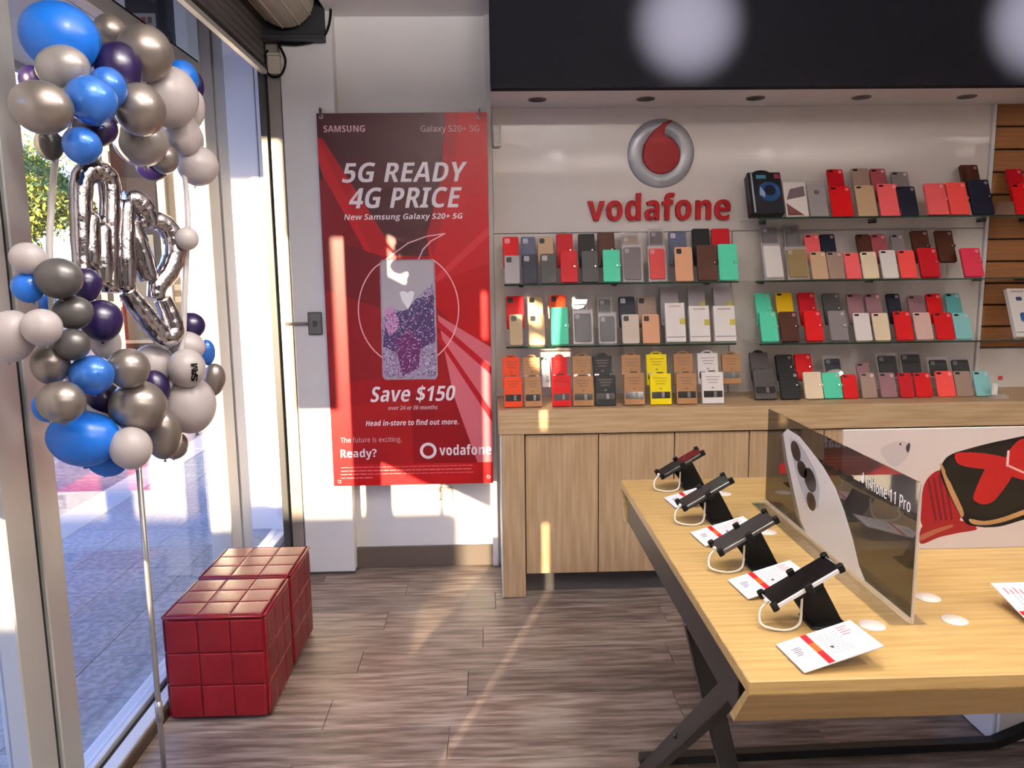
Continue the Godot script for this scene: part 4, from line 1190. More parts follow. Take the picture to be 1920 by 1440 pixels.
func build_stock() -> void:
	# rows: shelf, b(ack)/f(ront): kind, colour, left px, right px, top px
	var rows := [
		["L1", "b", [["c", "red", 943, 972, 445], ["c", "slate blue", 977, 1004, 445], ["c", "beige", 1008, 1037, 445], ["f", "crimson", 1044, 1074, 440], ["f", "black", 1085, 1115, 440], ["f", "brown", 1121, 1152, 438], ["b", "taupe", 1165, 1198, 437], ["b", "smoky", 1217, 1246, 428], ["c", "slate blue", 1254, 1287, 435], ["f", "black", 1299, 1331, 430], ["f", "crimson", 1335, 1368, 430]]],
		["L1", "f", [["c", "silver", 946, 974, 480], ["c", "navy", 979, 1008, 478], ["c", "charcoal", 1013, 1043, 477], ["f", "crimson", 1051, 1082, 472], ["f", "charcoal", 1091, 1121, 472], ["f", "mint", 1131, 1162, 470], ["b", "smoky", 1167, 1205, 458], ["b", "red", 1215, 1250, 460], ["c", "tan", 1265, 1298, 464], ["f", "brown", 1307, 1344, 461], ["f", "mint", 1347, 1382, 459]]],
		["L2", "b", [["c", "red", 949, 982, 556], ["c", "cork", 989, 1018, 556], ["c", "orange", 1030, 1061, 554], ["b", "charcoal", 1073, 1102, 557], ["b", "charcoal", 1120, 1148, 556], ["c", "navy", 1160, 1190, 557], ["c", "taupe", 1195, 1230, 557], ["w", "silver", 1238, 1272, 541], ["w", "silver", 1290, 1322, 541], ["w", "silver", 1338, 1372, 541]]],
		["L2", "f", [["c", "cork", 955, 980, 590], ["c", "cork", 991, 1021, 590], ["f", "mint", 1033, 1065, 578], ["b", "navy", 1074, 1112, 582], ["b", "charcoal", 1122, 1156, 587], ["c", "ivory", 1166, 1198, 590], ["c", "tan", 1204, 1236, 590], ["w", "white", 1247, 1284, 571], ["w", "white", 1292, 1330, 576], ["w", "white", 1338, 1378, 576]]],
		["LC", "b", [["h", "orange", 942, 975, 667], ["h", "kraft", 980, 1012, 667], ["h", "white", 1016, 1031, 672], ["h", "red", 1034, 1063, 666], ["h", "kraft", 1073, 1109, 664], ["h", "black", 1112, 1147, 664], ["h", "kraft", 1165, 1201, 662], ["h", "lemon", 1212, 1250, 661], ["h", "kraft", 1263, 1299, 660], ["h", "white", 1308, 1346, 659], ["h", "kraft", 1354, 1388, 661]]],
		["LC", "f", [["h", "orange", 945, 979, 703], ["h", "kraft", 983, 1015, 703], ["h", "red", 1035, 1070, 700], ["h", "kraft", 1074, 1113, 702], ["h", "black", 1116, 1154, 700], ["h", "kraft", 1170, 1208, 696], ["h", "lemon", 1219, 1258, 697], ["h", "kraft", 1268, 1306, 696], ["h", "white", 1316, 1356, 694]]],
		["R1", "f", [["k", "blue", 1403, 1465, 330], ["p", "white", 1468, 1511, 337], ["p", "silver", 1513, 1548, 340], ["c", "red", 1556, 1595, 350], ["c", "beige", 1604, 1640, 348], ["c", "pink", 1646, 1684, 345], ["c", "navy", 1680, 1717, 350], ["f", "pink", 1735, 1772, 345], ["f", "coral", 1776, 1812, 343], ["f", "navy", 1817, 1856, 338]]],
		["R1", "b", [["c", "crimson", 1552, 1582, 317], ["c", "taupe", 1598, 1630, 315], ["c", "rose", 1633, 1662, 316], ["c", "grey", 1672, 1704, 322], ["f", "brown", 1803, 1836, 310]]],
		["R2", "b", [["b", "grey", 1427, 1460, 421], ["b", "grey", 1472, 1502, 421], ["c", "pink", 1509, 1537, 440], ["c", "navy", 1538, 1566, 440], ["c", "brown", 1606, 1632, 440], ["c", "rose", 1634, 1662, 440], ["c", "grey", 1671, 1695, 440], ["f", "brown", 1710, 1741, 434], ["f", "brown", 1755, 1787, 434]]],
		["R2", "f", [["b", "white", 1430, 1468, 455], ["b", "gold", 1474, 1516, 462], ["c", "beige", 1519, 1549, 473], ["c", "taupe", 1550, 1580, 473], ["c", "pink", 1583, 1611, 475], ["c", "cream", 1614, 1644, 473], ["c", "white", 1650, 1680, 470], ["c", "coral", 1684, 1715, 470], ["f", "crimson", 1722, 1757, 467], ["f", "magenta", 1803, 1838, 467]]],
		["R3", "b", [["f", "mint", 1417, 1445, 552], ["c", "yellow", 1455, 1486, 550], ["f", "crimson", 1498, 1528, 551], ["f", "charcoal", 1544, 1575, 552], ["c", "mauve", 1588, 1618, 552], ["c", "mauve", 1623, 1652, 552], ["c", "navy", 1663, 1688, 552], ["c", "mauve", 1703, 1732, 555], ["c", "red", 1737, 1765, 552], ["c", "teal", 1773, 1801, 551]]],
		["R3", "f", [["f", "mint", 1425, 1456, 587], ["f", "brown", 1462, 1495, 587], ["f", "red", 1508, 1540, 585], ["f", "grey", 1554, 1586, 585], ["c", "white", 1600, 1631, 588], ["c", "cream", 1636, 1665, 588], ["c", "red", 1676, 1708, 585], ["c", "blush", 1713, 1745, 587], ["c", "red", 1751, 1785, 587], ["c", "aqua", 1787, 1818, 588]]],
		["RC", "b", [["h", "charcoal", 1406, 1440, 660], ["f", "black", 1455, 1486, 667], ["f", "red", 1491, 1521, 666], ["b", "navy", 1545, 1579, 668], ["c", "mauve", 1605, 1629, 687], ["b", "black", 1645, 1684, 663], ["b", "black", 1689, 1729, 660], ["b", "black", 1741, 1779, 670], ["b", "black", 1783, 1820, 670]]],
		["RC", "f", [["h", "charcoal", 1412, 1452, 692], ["f", "black", 1462, 1497, 700], ["f", "cream", 1507, 1540, 700], ["f", "mint", 1542, 1576, 701], ["c", "red", 1578, 1606, 703], ["c", "taupe", 1613, 1641, 700], ["c", "mauve", 1648, 1678, 700], ["c", "crimson", 1684, 1710, 700], ["c", "red", 1713, 1745, 700], ["c", "coral", 1754, 1787, 697], ["c", "taupe", 1789, 1820, 697], ["c", "aqua", 1825, 1855, 697]]],
		["S1", "b", [["f", "crimson", 1890, 1918, 318]]],
		["S1", "f", [["c", "red", 1898, 1930, 345]]],
		["S3", "f", [["w", "white", 1892, 1930, 545]]],
	]
	var spans := {}
	for row in rows:
		var sh: String = row[0]
		var back: bool = row[1] == "b"
		var y0: float = SHELF[sh][0] + (0.0745 if back else 0.0005)
		var counter := sh in ["LC", "RC"]
		var zb := -3.915 if back else -3.812
		if sh == "LC":
			zb = -3.80 if back else -3.665
		if sh == "RC":
			zb = -3.88 if back else -3.745
		var lean := deg_to_rad(24.0 if sh[0] != "L" else 17.0)
		if sh == "LC":
			lean = deg_to_rad(13)
		var list: Array = row[2]
		for i in list.size():
			var it: Array = list[i]
			var kind: String = it[0]
			var zm := zb - 0.03
			var tall := at((it[2] + it[3]) / 2.0, it[4], "z", zb - 0.05).y - y0
			var hh := maxf(0.09, tall / cos(lean))
			zm = zb - sin(lean) * hh * 0.75
			var pm := at(it[2], it[4] + 14.0, "z", zm)
			var pn := at(it[3], it[4] + 14.0, "z", zm)
			var wd := pn.x - pm.x
			var ka: String = KIND[kind]
			var near := ""
			var lastw := func(s: String) -> String: return s.get_slice(" ", s.get_slice_count(" ") - 1)
			if i == 0:
				near = "beside %s one at the end" % lastw.call(list[i + 1][1]) if list.size() > 1 else "standing alone"
			elif i == list.size() - 1:
				near = "last after %s one" % lastw.call(list[i - 1][1])
			else:
				near = "between %s and %s" % [lastw.call(list[i - 1][1]), lastw.call(list[i + 1][1])]
			var cname: String = it[1]
			if kind == "w":
				cname = "plain" if it[1] == "white" else "dull"
			var label := "%s %s %s, %s row, %s" % [cname, ka, near, "back" if back else "front", SHELF[sh][1]]
			var o := thing({"c": "phone_case", "f": "folio_case", "b": "boxed_phone_case", "w": "white_accessory_box", "h": "screen_protector_box", "p": "accessory_packet", "k": "accessory_box"}[kind], label, {"c": "phone case", "f": "phone case", "b": "phone case", "w": "box", "h": "box", "p": "packet", "k": "box"}[kind], Vector3((pm.x + pn.x) / 2.0, y0 + sin(lean) * {"c": 0.009, "f": 0.016, "b": 0.022, "w": 0.026, "h": 0.02, "p": 0.012, "k": 0.056}[kind], zb), "phone accessories on the display wall", Vector3(-lean, 0, 0))
			stock_item(o, kind, it[1], wd, hh, sh, i)
		if back:
			var x0: float = at(list[0][2], list[0][4], "z", zb).x - 0.01
			var x1: float = at(list[-1][3], list[-1][4], "z", zb).x + 0.012
			var fr := thing("display_riser", "clear acrylic riser lifting the back row, %s" % SHELF[sh][1], "display riser", Vector3(x0, SHELF[sh][0] + 0.0004, zb), "clear risers behind the front rows")
			bx(fr, "riser_top", Vector3(0, 0.0715, -0.06), Vector3(x1 - x0, 0.074, 0.003), M.acrylic, 0.0)
			bx(fr, "riser_back", Vector3(0, 0.0, -0.06), Vector3(x1 - x0, 0.0715, -0.0575), M.acrylic, 0.0)

func stock_item(o: Node3D, kind: String, colour: String, w: float, h: float, sh: String, i: int) -> void:
	var c: Color = COL[colour]
	var m := mat(c, 0.5, 0.0, 0.3)
	var dark := mat(Color(0.03, 0.025, 0.03), 0.4, 0.0, 0.3)
	var right_bay := sh[0] in ["R", "S"]
	match kind:
		"c":
			part(o, "shell", rr(w, h, 0.009, 0.009, 0.002), m, Vector3(0, h / 2, -0.009))
			if right_bay:
				part(o, "camera_cutout", rr(0.024, 0.010, 0.0012, 0.004, 0.0003), dark, Vector3(-w / 2 + 0.02, h - 0.012, -0.0002))
				if i % 3 != 1:
					part(o, "logo_sticker", rr(0.018, 0.018, 0.0008, 0.0088, 0.0002), mat(c.lerp(Color(0.95, 0.75, 0.75), 0.55), 0.4), Vector3(w / 2 - 0.016, h - 0.017, 0.0))
			else:
				var light: bool = c.get_luminance() < 0.3 and (sh + str(i)) != "L20"
				part(o, "camera_cutout", rr(0.026, 0.026, 0.0012, 0.006, 0.0004), mat(c.lerp(Color(0.95, 0.9, 0.9), 0.55), 0.4) if light else dark, Vector3(-w / 2 + 0.022, h - 0.022, -0.0002))
		"f":
			part(o, "cover", rr(w, h, 0.004, 0.006, 0.001), m, Vector3(0, h / 2, -0.004))
			part(o, "inner_tray", rr(w - 0.006, h - 0.006, 0.008, 0.005, 0.001), mat(Color(0.16, 0.155, 0.15), 0.6), Vector3(0.001, h / 2, -0.012))
			part(o, "back_cover", rr(w, h, 0.004, 0.006, 0.001), m, Vector3(0, h / 2, -0.016))
			bx(o, "spine", Vector3(-w / 2 - 0.0015, 0.004, -0.0155), Vector3(-w / 2 + 0.004, h - 0.004, -0.0005), m, 0.001)
			part(o, "clasp", rr(0.026, 0.018, 0.003, 0.006, 0.0008), m, Vector3(w / 2 - 0.009, h * 0.5, 0.0))
			part(o, "stud", rr(0.008, 0.008, 0.0012, 0.0038, 0.0003), mat(Color(0.8, 0.76, 0.74), 0.25, 0.8), Vector3(w / 2 - 0.014, h * 0.5, 0.003))
			if right_bay:
				part(o, "logo_sticker", rr(0.017, 0.017, 0.0008, 0.0083, 0.0002), mat(c.lerp(Color(0.95, 0.75, 0.75), 0.5), 0.4), Vector3(w / 2 - 0.016, h - 0.018, 0.0))
		"b":
			bx(o, "clear_box", Vector3(-w / 2, 0, -0.022), Vector3(w / 2, h, 0), M.acrylic, 0.0)
			bx(o, "backing_card", Vector3(-w / 2 + 0.002, 0.002, -0.0205), Vector3(w / 2 - 0.002, h - 0.002, -0.0195), mat(Color(0.66, 0.62, 0.62), 0.5), 0.0)
			part(o, "shell", rr(w - 0.016, h - 0.03, 0.009, 0.009, 0.002), m, Vector3(0, h / 2 - 0.004, -0.0185))
			part(o, "camera_cutout", rr(0.022, 0.022, 0.0012, 0.005, 0.0004), mat(c.lerp(Color(0.9, 0.86, 0.86), 0.4), 0.4), Vector3(-w / 2 + 0.024, h - 0.036, -0.0097))
		"w":
			bx(o, "carton", Vector3(-w / 2, 0, -0.026), Vector3(w / 2, h, 0), m, 0.0015)
			bx(o, "band", Vector3(-w / 2 + 0.004, 0.022, -0.0005), Vector3(w / 2 - 0.004, 0.026, 0.0006), mat(Color(0.36, 0.34, 0.33), 0.5), 0.0)
			bx(o, "price_tag", Vector3(w / 2 - 0.028, h * 0.45, -0.0005), Vector3(w / 2 - 0.001, h * 0.45 + 0.03, 0.0012), mat(Color(0.68, 0.62, 0.16), 0.5), 0.0004)
			bx(o, "top_label", Vector3(-w * 0.3, h - 0.02, -0.0005), Vector3(w * 0.3, h - 0.014, 0.0006), mat(Color(0.62, 0.5, 0.48), 0.5), 0.0)
			if sh == "S3":
				part(o, "blue_print", rr(0.045, 0.05, 0.0008, 0.012, 0.0002), mat(Color(0.08, 0.32, 0.52), 0.4), Vector3(0.012, h * 0.4, 0.0002))
				part(o, "blue_print", rr(0.03, 0.02, 0.0008, 0.004, 0.0002), mat(Color(0.12, 0.18, 0.32), 0.4), Vector3(0.0, h * 0.78, 0.0002))
		"h":
			bx(o, "carton", Vector3(-w / 2, 0, -0.02), Vector3(w / 2, h - 0.012, 0), m, 0.0015)
			var tabp := PackedVector2Array()
			for k in 13:
				var a := PI * k / 12.0
				tabp.append(Vector2(cos(a) * w * 0.3, sin(a) * 0.017))
			part(o, "hang_tab", slab(tabp, 0.0015), m, Vector3(0, h - 0.0125, -0.012))
			part(o, "hang_slot", rr(w * 0.34, 0.006, 0.0004, 0.0028, 0.0001), dark, Vector3(0, h - 0.006, -0.0104))
			part(o, "window", rr(w - 0.012, h * 0.2, 0.0012, 0.003, 0.0003), mat(Color(0.09, 0.08, 0.08), 0.08), Vector3(0, h * 0.28, -0.0004))
			part(o, "window_glint", rr(w * 0.14, h * 0.17, 0.0005, 0.002, 0.0001), mat(Color(0.32, 0.29, 0.28), 0.2), Vector3(w * 0.1, h * 0.28, 0.0008))  # paler patch painted as a glint on the pack window
			var ink := mat(c.lerp(Color(0.85, 0.75, 0.65) if c.get_luminance() < 0.05 else Color(0.1, 0.06, 0.04), 0.5), 0.6)
			for k in 3:
				bx(o, "print_line", Vector3(-w * (0.34 - 0.06 * k), h * (0.78 - 0.085 * k), -0.0003), Vector3(w * (0.34 - 0.06 * k), h * (0.80 - 0.085 * k), 0.0004), ink, 0.0)
			bx(o, "print_mark", Vector3(-w * 0.06, h * 0.45, -0.0003), Vector3(w * 0.06, h * 0.49, 0.0004), ink, 0.0)
		"p":
			bx(o, "clear_sleeve", Vector3(-w / 2, 0, -0.012), Vector3(w / 2, h, 0.001), M.acrylic, 0.0)
			bx(o, "insert_card", Vector3(-w / 2 + 0.002, 0.002, -0.010), Vector3(w / 2 - 0.002, h - 0.014, -0.001), m, 0.001)
			if colour == "white":
				part(o, "printed_picture", slab(PackedVector2Array([Vector2(-w * 0.4, h * 0.45), Vector2(w * 0.42, h * 0.55), Vector2(w * 0.42, h * 0.82), Vector2(-w * 0.2, h * 0.74)]), 0.0006), mat(Color(0.38, 0.30, 0.32), 0.4), Vector3(0, 0, -0.001))
				part(o, "printed_picture", slab(PackedVector2Array([Vector2(-w * 0.42, 0.006), Vector2(w * 0.3, 0.006), Vector2(-w * 0.42, h * 0.36)]), 0.0006), mat(Color(0.42, 0.16, 0.13), 0.4), Vector3(0, 0, -0.001))
			else:
				part(o, "printed_mark", rr(0.026, 0.02, 0.0006, 0.006, 0.0002), mat(Color(0.3, 0.26, 0.26), 0.4), Vector3(0, h * 0.68, -0.001))
		"k":
			for k in 2:
				bx(o, "carton", Vector3(-w / 2, 0, -0.026 - k * 0.03), Vector3(w / 2, h - k * 0.004, 0.0 - k * 0.03), mat(Color(0.05, 0.06, 0.09), 0.3), 0.002)
			bx(o, "pale_edge", Vector3(-w / 2 + 0.014, 0.004, -0.0005), Vector3(-w / 2 + 0.022, h - 0.006, 0.0008), mat(Color(0.6, 0.6, 0.64), 0.4), 0.0)
			part(o, "printed_picture", slab(PackedVector2Array(ellipse(Vector2(w * 0.1, h * 0.52), w * 0.33, h * 0.24, 24)), 0.0008), mat(Color(0.10, 0.24, 0.42), 0.25), Vector3(0, 0, 0))
			part(o, "printed_picture", slab(PackedVector2Array(ellipse(Vector2(w * 0.12, h * 0.55), w * 0.17, h * 0.13, 20)), 0.0004), mat(Color(0.04, 0.06, 0.14), 0.25), Vector3(0, 0, 0.0008))
			part(o, "printed_picture", slab(PackedVector2Array([Vector2(-w * 0.2, h * 0.45), Vector2(-w * 0.05, h * 0.38), Vector2(-w * 0.03, h * 0.5), Vector2(-w * 0.16, h * 0.66)]), 0.0004), mat(Color(0.5, 0.58, 0.72), 0.25), Vector3(0, 0, 0.0008))
			bx(o, "blue_label", Vector3(-w * 0.25, h * 0.84, -0.0004), Vector3(w * 0.05, h * 0.93, 0.0008), mat(Color(0.2, 0.42, 0.5), 0.4), 0.0)
			bx(o, "red_label", Vector3(w * 0.3, h * 0.84, -0.0004), Vector3(w * 0.46, h * 0.95, 0.0008), mat(Color(0.5, 0.14, 0.2), 0.4), 0.0)
			var tp := PackedVector2Array()
			for k in 13:
				var a := PI * k / 12.0
				tp.append(Vector2(cos(a) * w * 0.28, sin(a) * 0.02))
			part(o, "hang_tab", slab(tp, 0.002), dark, Vector3(-w * 0.05, h - 0.002, -0.014))

# ---------------------------------------------------------------- balloons
func build_balloons() -> void:
	var K := {"b": ["sky blue", Color(0.10, 0.42, 0.82), 0.28, 0.0], "l": ["pearl blue", Color(0.20, 0.42, 0.76), 0.2, 0.25], "s": ["metallic silver", Color(0.55, 0.52, 0.50), 0.28, 0.65], "g": ["slate grey", Color(0.30, 0.29, 0.29), 0.32, 0.3], "p": ["dark purple", Color(0.09, 0.045, 0.20), 0.3, 0.0], "w": ["pearl white", Color(0.74, 0.71, 0.71), 0.3, 0.0], "e": ["pearl grey", Color(0.60, 0.58, 0.57), 0.3, 0.35]}
	# px, py, rx, ry, colour, layer (higher is nearer)
	var B := [
		[113, 70, 71, 63, "b", 0], [207, 60, 30, 32, "s", -1], [272, 98, 50, 49, "s", 0], [222, 130, 42, 49, "p", 0], [118, 127, 49, 40, "e", 1], [60, 150, 23, 26, "p", -1], [78, 200, 56, 47, "s", 2], [171, 187, 46, 44, "l", 2], [203, 163, 33, 36, "l", 1], [178, 240, 41, 32, "p", 1], [154, 272, 35, 33, "l", 2], [92, 270, 25, 28, "g", 0],
		[262, 204, 46, 47, "s", 1], [318, 180, 52, 54, "w", 0], [343, 146, 28, 32, "b", -1], [368, 160, 14, 24, "p", -2], [366, 204, 18, 33, "w", -1], [343, 250, 33, 38, "w", 0], [264, 264, 50, 44, "e", 0], [308, 296, 26, 28, "s", -1], [371, 310, 38, 36, "w", 0], [287, 312, 31, 25, "p", -2], [366, 262, 16, 26, "w", -1],
		[53, 484, 33, 29, "w", 0], [53, 538, 30, 28, "b", 0], [110, 521, 43, 37, "g", 1], [163, 533, 26, 31, "p", 0], [90, 568, 16, 18, "b", -1], [137, 585, 36, 31, "g", 1], [190, 600, 38, 38, "p", 0], [22, 629, 42, 48, "w", 0], [78, 613, 36, 34, "w", 1], [136, 645, 32, 29, "g", 1], [95, 682, 34, 37, "s", 0], [197, 640, 28, 34, "w", -1],
		[172, 702, 41, 36, "l", 1], [241, 690, 38, 37, "s", 1], [293, 725, 24, 32, "p", 0], [288, 690, 40, 45, "w", -1], [350, 690, 34, 36, "w", 0], [350, 648, 34, 27, "w", 0], [358, 610, 26, 24, "p", -1], [388, 660, 15, 24, "l", -2], [401, 711, 21, 31, "s", -1], [353, 757, 50, 53, "w", 0], [115, 753, 43, 39, "s", 1], [190, 746, 36, 34, "p", 0], [82, 765, 20, 26, "b", 0], [259, 761, 52, 48, "s", 1],
		[157, 821, 66, 51, "b", 0], [200, 866, 36, 26, "b", -1], [245, 839, 38, 39, "w", 1], [305, 812, 34, 48, "s", 0], [328, 834, 24, 26, "s", -1]]
	var n := B.size()
	var dep := []
	var dirs := []
	for e in B:
		var d: float = lerpf(1.78, 2.30, clampf((e[0] - 30.0) / 370.0, 0.0, 1.0)) - e[5] * 0.055
		dep.append(d)
		dirs.append(ray(e[0], e[1]))
	# keep neighbours from passing through each other: shift along the line of sight only
	for it in 160:
		for i in n:
			for j in range(i + 1, n):
				var pi: Vector3 = dirs[i] * dep[i]
				var pj: Vector3 = dirs[j] * dep[j]
				var want: float = (minf(B[i][2], B[i][3]) * dep[i] + minf(B[j][2], B[j][3]) * dep[j]) / F * 0.96
				var gap := pi.distance_to(pj)
				if gap < want:
					var s := 0.12 * (want - gap)
					var sg := signf(dep[i] - dep[j])
					if sg == 0.0 or B[i][5] != B[j][5]:
						sg = 1.0 if B[i][5] < B[j][5] else -1.0
					dep[i] += s * sg
					dep[j] -= s * sg
		for i in n:
			var lim: float = (1.225 - maxf(B[i][2], 20.0) * dep[i] / F) / maxf(0.01, -dirs[i].x)
			dep[i] = minf(dep[i], lim)
	var prof := []
	for i in 17:
		var a := -PI / 2 + PI * i / 16.0
		var r := cos(a)
		var y := sin(a)
		prof.append(Vector2(r * (1.0 if y > 0 else 1.0 - 0.06 * y * y), y if y > 0 else y * 1.08))
	prof[0] = Vector2(0.0, -1.09)
	var ball := lathe(prof, 28)
	var knot := lathe([Vector2(0.0, -1.2), Vector2(0.09, -1.19), Vector2(0.03, -1.12), Vector2(0.05, -1.06), Vector2(0.0, -1.05)], 12)
	for i in n:
		var e: Array = B[i]
		var d: float = dep[i]
		var k: Array = K[e[4]]
		var upper: bool = e[1] < 400
		var big: float = maxf(e[2], e[3])
		var size := "large" if big > 49 else ("small" if big < 31 else "medium")
		var where := "upper cluster of the hoop garland" if upper else "lower cluster of the hoop garland"
		var near := []
		for j in n:
			if j != i and (B[j][1] < 400) == upper:
				near.append([Vector2(B[j][0] - e[0], B[j][1] - e[1]).length(), j])
		near.sort()
		var lab := "%s %s balloon between %s and %s ones, %s garland cluster" % [size, k[0], K[B[near[0][1]][4]][0], K[B[near[1][1]][4]][0], "upper" if upper else "lower"]
		if taken.has("lab " + lab):
			lab = "%s %s balloon between %s and %s ones, %s garland cluster" % [size, k[0], K[B[near[0][1]][4]][0], K[B[near[3][1]][4]][0], "upper" if upper else "lower"]
		taken["lab " + lab] = 0
		var t := thing("balloon", lab, "balloon", CAM + dirs[i] * d, "balloons in the " + where)
		var key: String = "bal" + e[4]
		if not cache.has(key):
			var m := StandardMaterial3D.new()
			m.albedo_color = k[1]
			m.roughness = k[2]
			m.metallic = k[3]
			if e[4] in ["w", "b"]:
				m.backlight_enabled = true
				m.backlight = k[1] * 0.35
			cache[key] = m
		var rz: float = minf(e[2], e[3])
		# tilt about the line of sight so that knots point to the hoop
		var tilt := fmod(i * 1.7, 1.0) - 0.5
		var rx: float = e[2] * d / F
		var ry: float = e[3] * d / F
		var body := part(t, "skin", ball, cache[key], Vector3.ZERO, Vector3(0.15, 0, tilt * 0.5), Vector3(rx, ry, rz * d / F))
		part(t, "knot", knot, cache[key], Vector3.ZERO, Vector3(0.15, 0, tilt * 0.5), Vector3(rx, ry, rz * d / F))
		if e[0] == 350 and e[1] == 690:
			for c in 3:
				var a := -0.25 + c * 0.28
				var ch := words(t, "lettering", ["S", "A", "M"][c], Vector2(-0.011, -0.009), Vector2(0.011, 0.009), 0.0, M.black, true, 0.0, 0.001)
				var holder := Basis(Vector3.UP, 0.75) * Basis(Vector3.RIGHT, a * -1.0 + 0.2)
				var inner: Transform3D = Transform3D(Basis(Vector3(0, 0, 1), PI / 2), Vector3.ZERO) * ch.transform
				ch.transform = Transform3D(holder, holder * Vector3(0, 0, rz * d / F * 1.05)) * inner
	# stand: pole with foot, and a loop of white hoop tube
	var pd := 2.06
	var base := at(309, 1460, "z", -pd)
	var st := thing("balloon_stand", "slim silver floor pole carrying the white balloon hoop", "stand", Vector3(base.x, 0, -pd))
	var steel := mat(Color(0.66, 0.65, 0.64), 0.3, 0.7)
	var topy := at(262, 800, "z", -pd).y
	part(st, "pole", lathe([Vector2(0, 0), Vector2(0.0075, 0), Vector2(0.0075, topy), Vector2(0, topy)], 16), steel)
	part(st, "pole_joint", lathe([Vector2(0, 0.34), Vector2(0.0105, 0.34), Vector2(0.0105, 0.40), Vector2(0, 0.40)], 16), steel)
	part(st, "floor_plate", lathe([Vector2(0, 0), Vector2(0.11, 0), Vector2(0.11, 0.008), Vector2(0.02, 0.014), Vector2(0, 0.014)], 32), M.black)
	var hp := []
	var hoop_px := [[240, 785], [170, 770], [125, 700], [100, 600], [93, 480], [96, 390], [104, 300], [122, 245], [170, 190], [235, 175], [300, 215], [340, 300], [352, 400], [350, 470], [346, 560], [342, 640], [320, 720], [280, 770]]
	for e in hoop_px:
		var d := lerpf(1.90, 2.22, clampf((e[0] - 93.0) / 260.0, 0.0, 1.0)) + (0.16 if e[1] < 340 and e[0] > 130 else 0.0)
		hp.append(CAM + ray(e[0], e[1]) * d - Vector3(base.x, 0, -pd))
	hp.append(hp[0])
	part(st, "hoop", tube(smooth_path(hp, 5), 0.008, 10), mat(Color(0.80, 0.78, 0.77), 0.35))
	# small round balloon tied on the hoop's side
	var wb := thing("balloon", "single small white balloon tied alone on the side of the hoop", "balloon", CAM + ray(351, 447) * 2.17, "balloons in the upper cluster of the hoop garland")
	part(wb, "skin", ball, cache["balw"], Vector3.ZERO, Vector3.ZERO, Vector3.ONE * 21 * 2.17 / F)
	part(wb, "knot", knot, cache["balw"], Vector3.ZERO, Vector3.ZERO, Vector3.ONE * 21 * 2.17 / F)
	# silver foil letters hanging inside the hoop
	var foil := StandardMaterial3D.new()
	foil.albedo_color = Color(0.78, 0.76, 0.77)
	foil.metallic = 1.0
	foil.roughness = 0.1
	foil.normal_enabled = true
	var fnz := FastNoiseLite.new()
	fnz.frequency = 0.02
	fnz.seed = 31
	var ft := NoiseTexture2D.new()
	ft.noise = fnz
	ft.width = 512
	ft.height = 512
	ft.seamless = true
	ft.as_normal_map = true
	ft.bump_strength = 4.0
	foil.normal_texture = ft
	foil.normal_scale = 0.35
	foil.uv1_triplanar = true
	foil.uv1_scale = Vector3(5, 3, 5)
	var letters := [
		["arched silver foil letter balloon beside the hoop's white upright", [[[155, 515], [152, 420], [153, 345], [166, 322], [190, 325], [205, 350], [206, 440], [206, 548]], [[168, 400], [168, 505]], [[190, 420], [192, 540]]]],
		["silver foil letter balloon with a loop and slanted leg inside the hoop", [[[236, 545], [234, 460], [236, 378]], [[236, 374], [258, 378], [274, 400], [281, 428]], [[244, 415], [262, 470], [280, 525]], [[283, 415], [304, 418], [322, 440], [327, 475], [314, 512], [296, 535], [292, 560]], [[238, 545], [262, 580], [288, 610], [308, 632], [325, 622], [318, 590], [304, 560]]]]]
	for L in letters:
		var o: Vector3 = CAM + ray(L[1][0][0][0], L[1][0][0][1]) * 2.05
		var t := thing("foil_letter_balloon", L[0], "balloon", o, "silver foil letter balloons")
		for s in L[1]:
			var pts := []
			for e in s:
				var d := lerpf(1.90, 2.22, clampf((e[0] - 93.0) / 260.0, 0.0, 1.0))
				pts.append(CAM + ray(e[0], e[1]) * d - o)
			pts = smooth_path(pts, 6)
			var rad := []
			for k in pts.size():
				var u := float(k) / (pts.size() - 1)
				rad.append(0.030 * (0.55 + 0.45 * pow(sin(PI * clampf(u, 0.06, 0.94)), 0.35)) * (1.0 + 0.03 * sin(k * 1.9)))
			part(t, "stroke", tube(pts, rad, 14), foil)

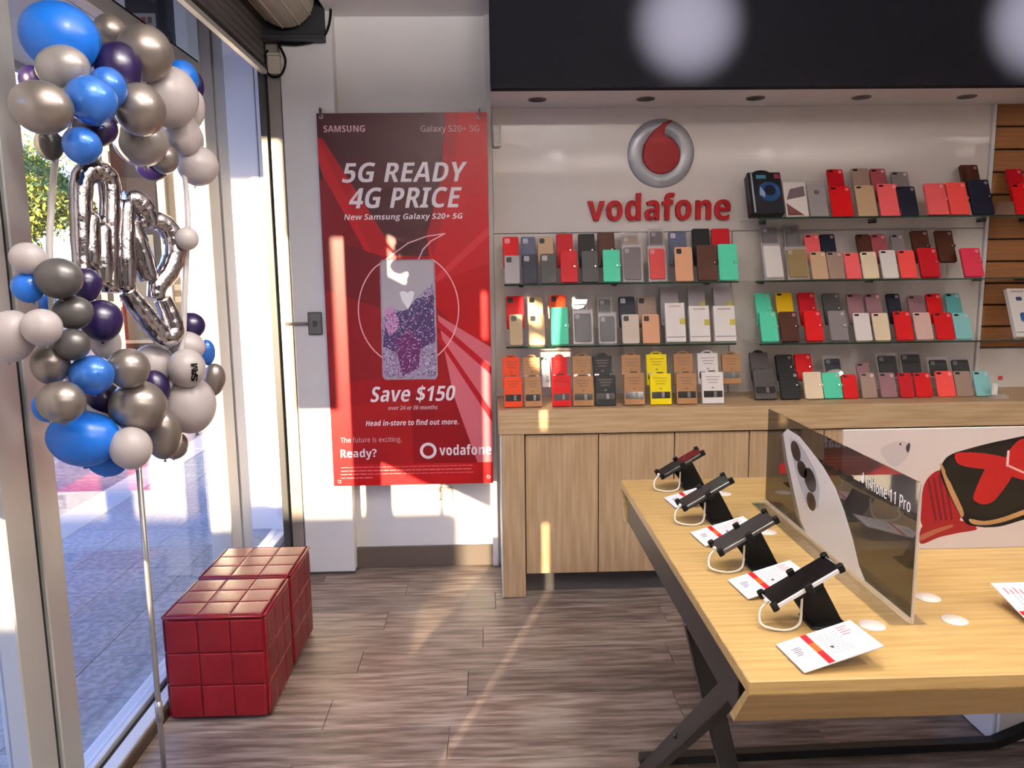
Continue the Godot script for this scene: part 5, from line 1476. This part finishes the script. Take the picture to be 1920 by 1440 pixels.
# ---------------------------------------------------------------- fittings
func build_small() -> void:
	# isolator switch with conduit on the column
	var s := thing("isolator_switch", "grey isolator switch box with conduit beside the banner", "switch", Vector3(-0.88, 1.333, -3.972))
	bx(s, "box", Vector3(-0.036, -0.058, 0.0), Vector3(0.036, 0.058, 0.012), mat(Color(0.26, 0.26, 0.26), 0.5), 0.004)
	bx(s, "faceplate", Vector3(-0.031, -0.053, 0.012), Vector3(0.031, 0.053, 0.015), mat(Color(0.32, 0.31, 0.31), 0.45), 0.002)
	bx(s, "rocker", Vector3(-0.008, -0.014, 0.015), Vector3(0.008, 0.014, 0.019), mat(Color(0.2, 0.2, 0.2), 0.4), 0.002)
	part(s, "conduit", tube([Vector3(-0.15, 0.0, 0.008), Vector3(-0.036, 0.0, 0.008)], 0.008, 10), mat(Color(0.42, 0.40, 0.38), 0.5))
	# double power point under the banner
	var p := thing("power_outlet", "double power outlet on the wall under the banner", "power outlet", Vector3(-0.268, 0.403, -4.063))
	bx(p, "plate", Vector3(-0.058, -0.036, 0.0), Vector3(0.058, 0.036, 0.009), mat(Color(0.62, 0.58, 0.54), 0.4), 0.003)
	for x in [-0.024, 0.026]:
		bx(p, "socket", Vector3(x - 0.019, -0.026, 0.009), Vector3(x + 0.019, 0.012, 0.0115), M.plastic, 0.002)
		for k in [-0.007, 0.007]:
			bx(p, "pin_slot", Vector3(x + k - 0.0015, -0.008, 0.0112), Vector3(x + k + 0.0015, 0.002, 0.0119), M.gasket, 0.0)
		bx(p, "pin_slot", Vector3(x - 0.0015, -0.022, 0.0112), Vector3(x + 0.0015, -0.013, 0.0119), M.gasket, 0.0)
		bx(p, "rocker", Vector3(x - 0.006, 0.018, 0.009), Vector3(x + 0.006, 0.030, 0.012), mat(Color(0.8, 0.78, 0.75), 0.4), 0.001)
	# motion sensor on the display unit's edge
	var m := thing("motion_sensor", "small white motion sensor at the display wall's top corner", "sensor", Vector3(0.055, 2.253, -4.045))
	bx(m, "housing", Vector3(-0.022, -0.055, 0.0), Vector3(0.022, 0.055, 0.035), M.plastic, 0.008)
	bx(m, "lens", Vector3(-0.014, -0.035, 0.035), Vector3(0.014, 0.01, 0.039), mat(Color(0.7, 0.69, 0.68), 0.3), 0.002)
	# clear earphone display at the end of the worktop
	var e := thing("earphone_display", "tiny clear earphone display with a red mark at the worktop end", "display stand", Vector3(at(1868, 745, "y", 0.933).x, 0.9325, at(1868, 745, "y", 0.933).z))
	bx(e, "clear_block", Vector3(-0.03, 0, -0.02), Vector3(0.045, 0.012, 0.03), clear(Color(0.95, 0.95, 0.95), 0.2, 0.05), 0.0)
	bx(e, "clear_back", Vector3(0.0, 0.012, -0.02), Vector3(0.04, 0.115, -0.016), M.acrylic, 0.0)
	bx(e, "white_pod", Vector3(-0.028, 0.012, -0.005), Vector3(0.0, 0.07, 0.012), M.plastic, 0.005)
	bx(e, "red_mark", Vector3(0.012, 0.085, -0.016), Vector3(0.034, 0.105, -0.014), mat(Color(0.66, 0.2, 0.2), 0.4), 0.0)
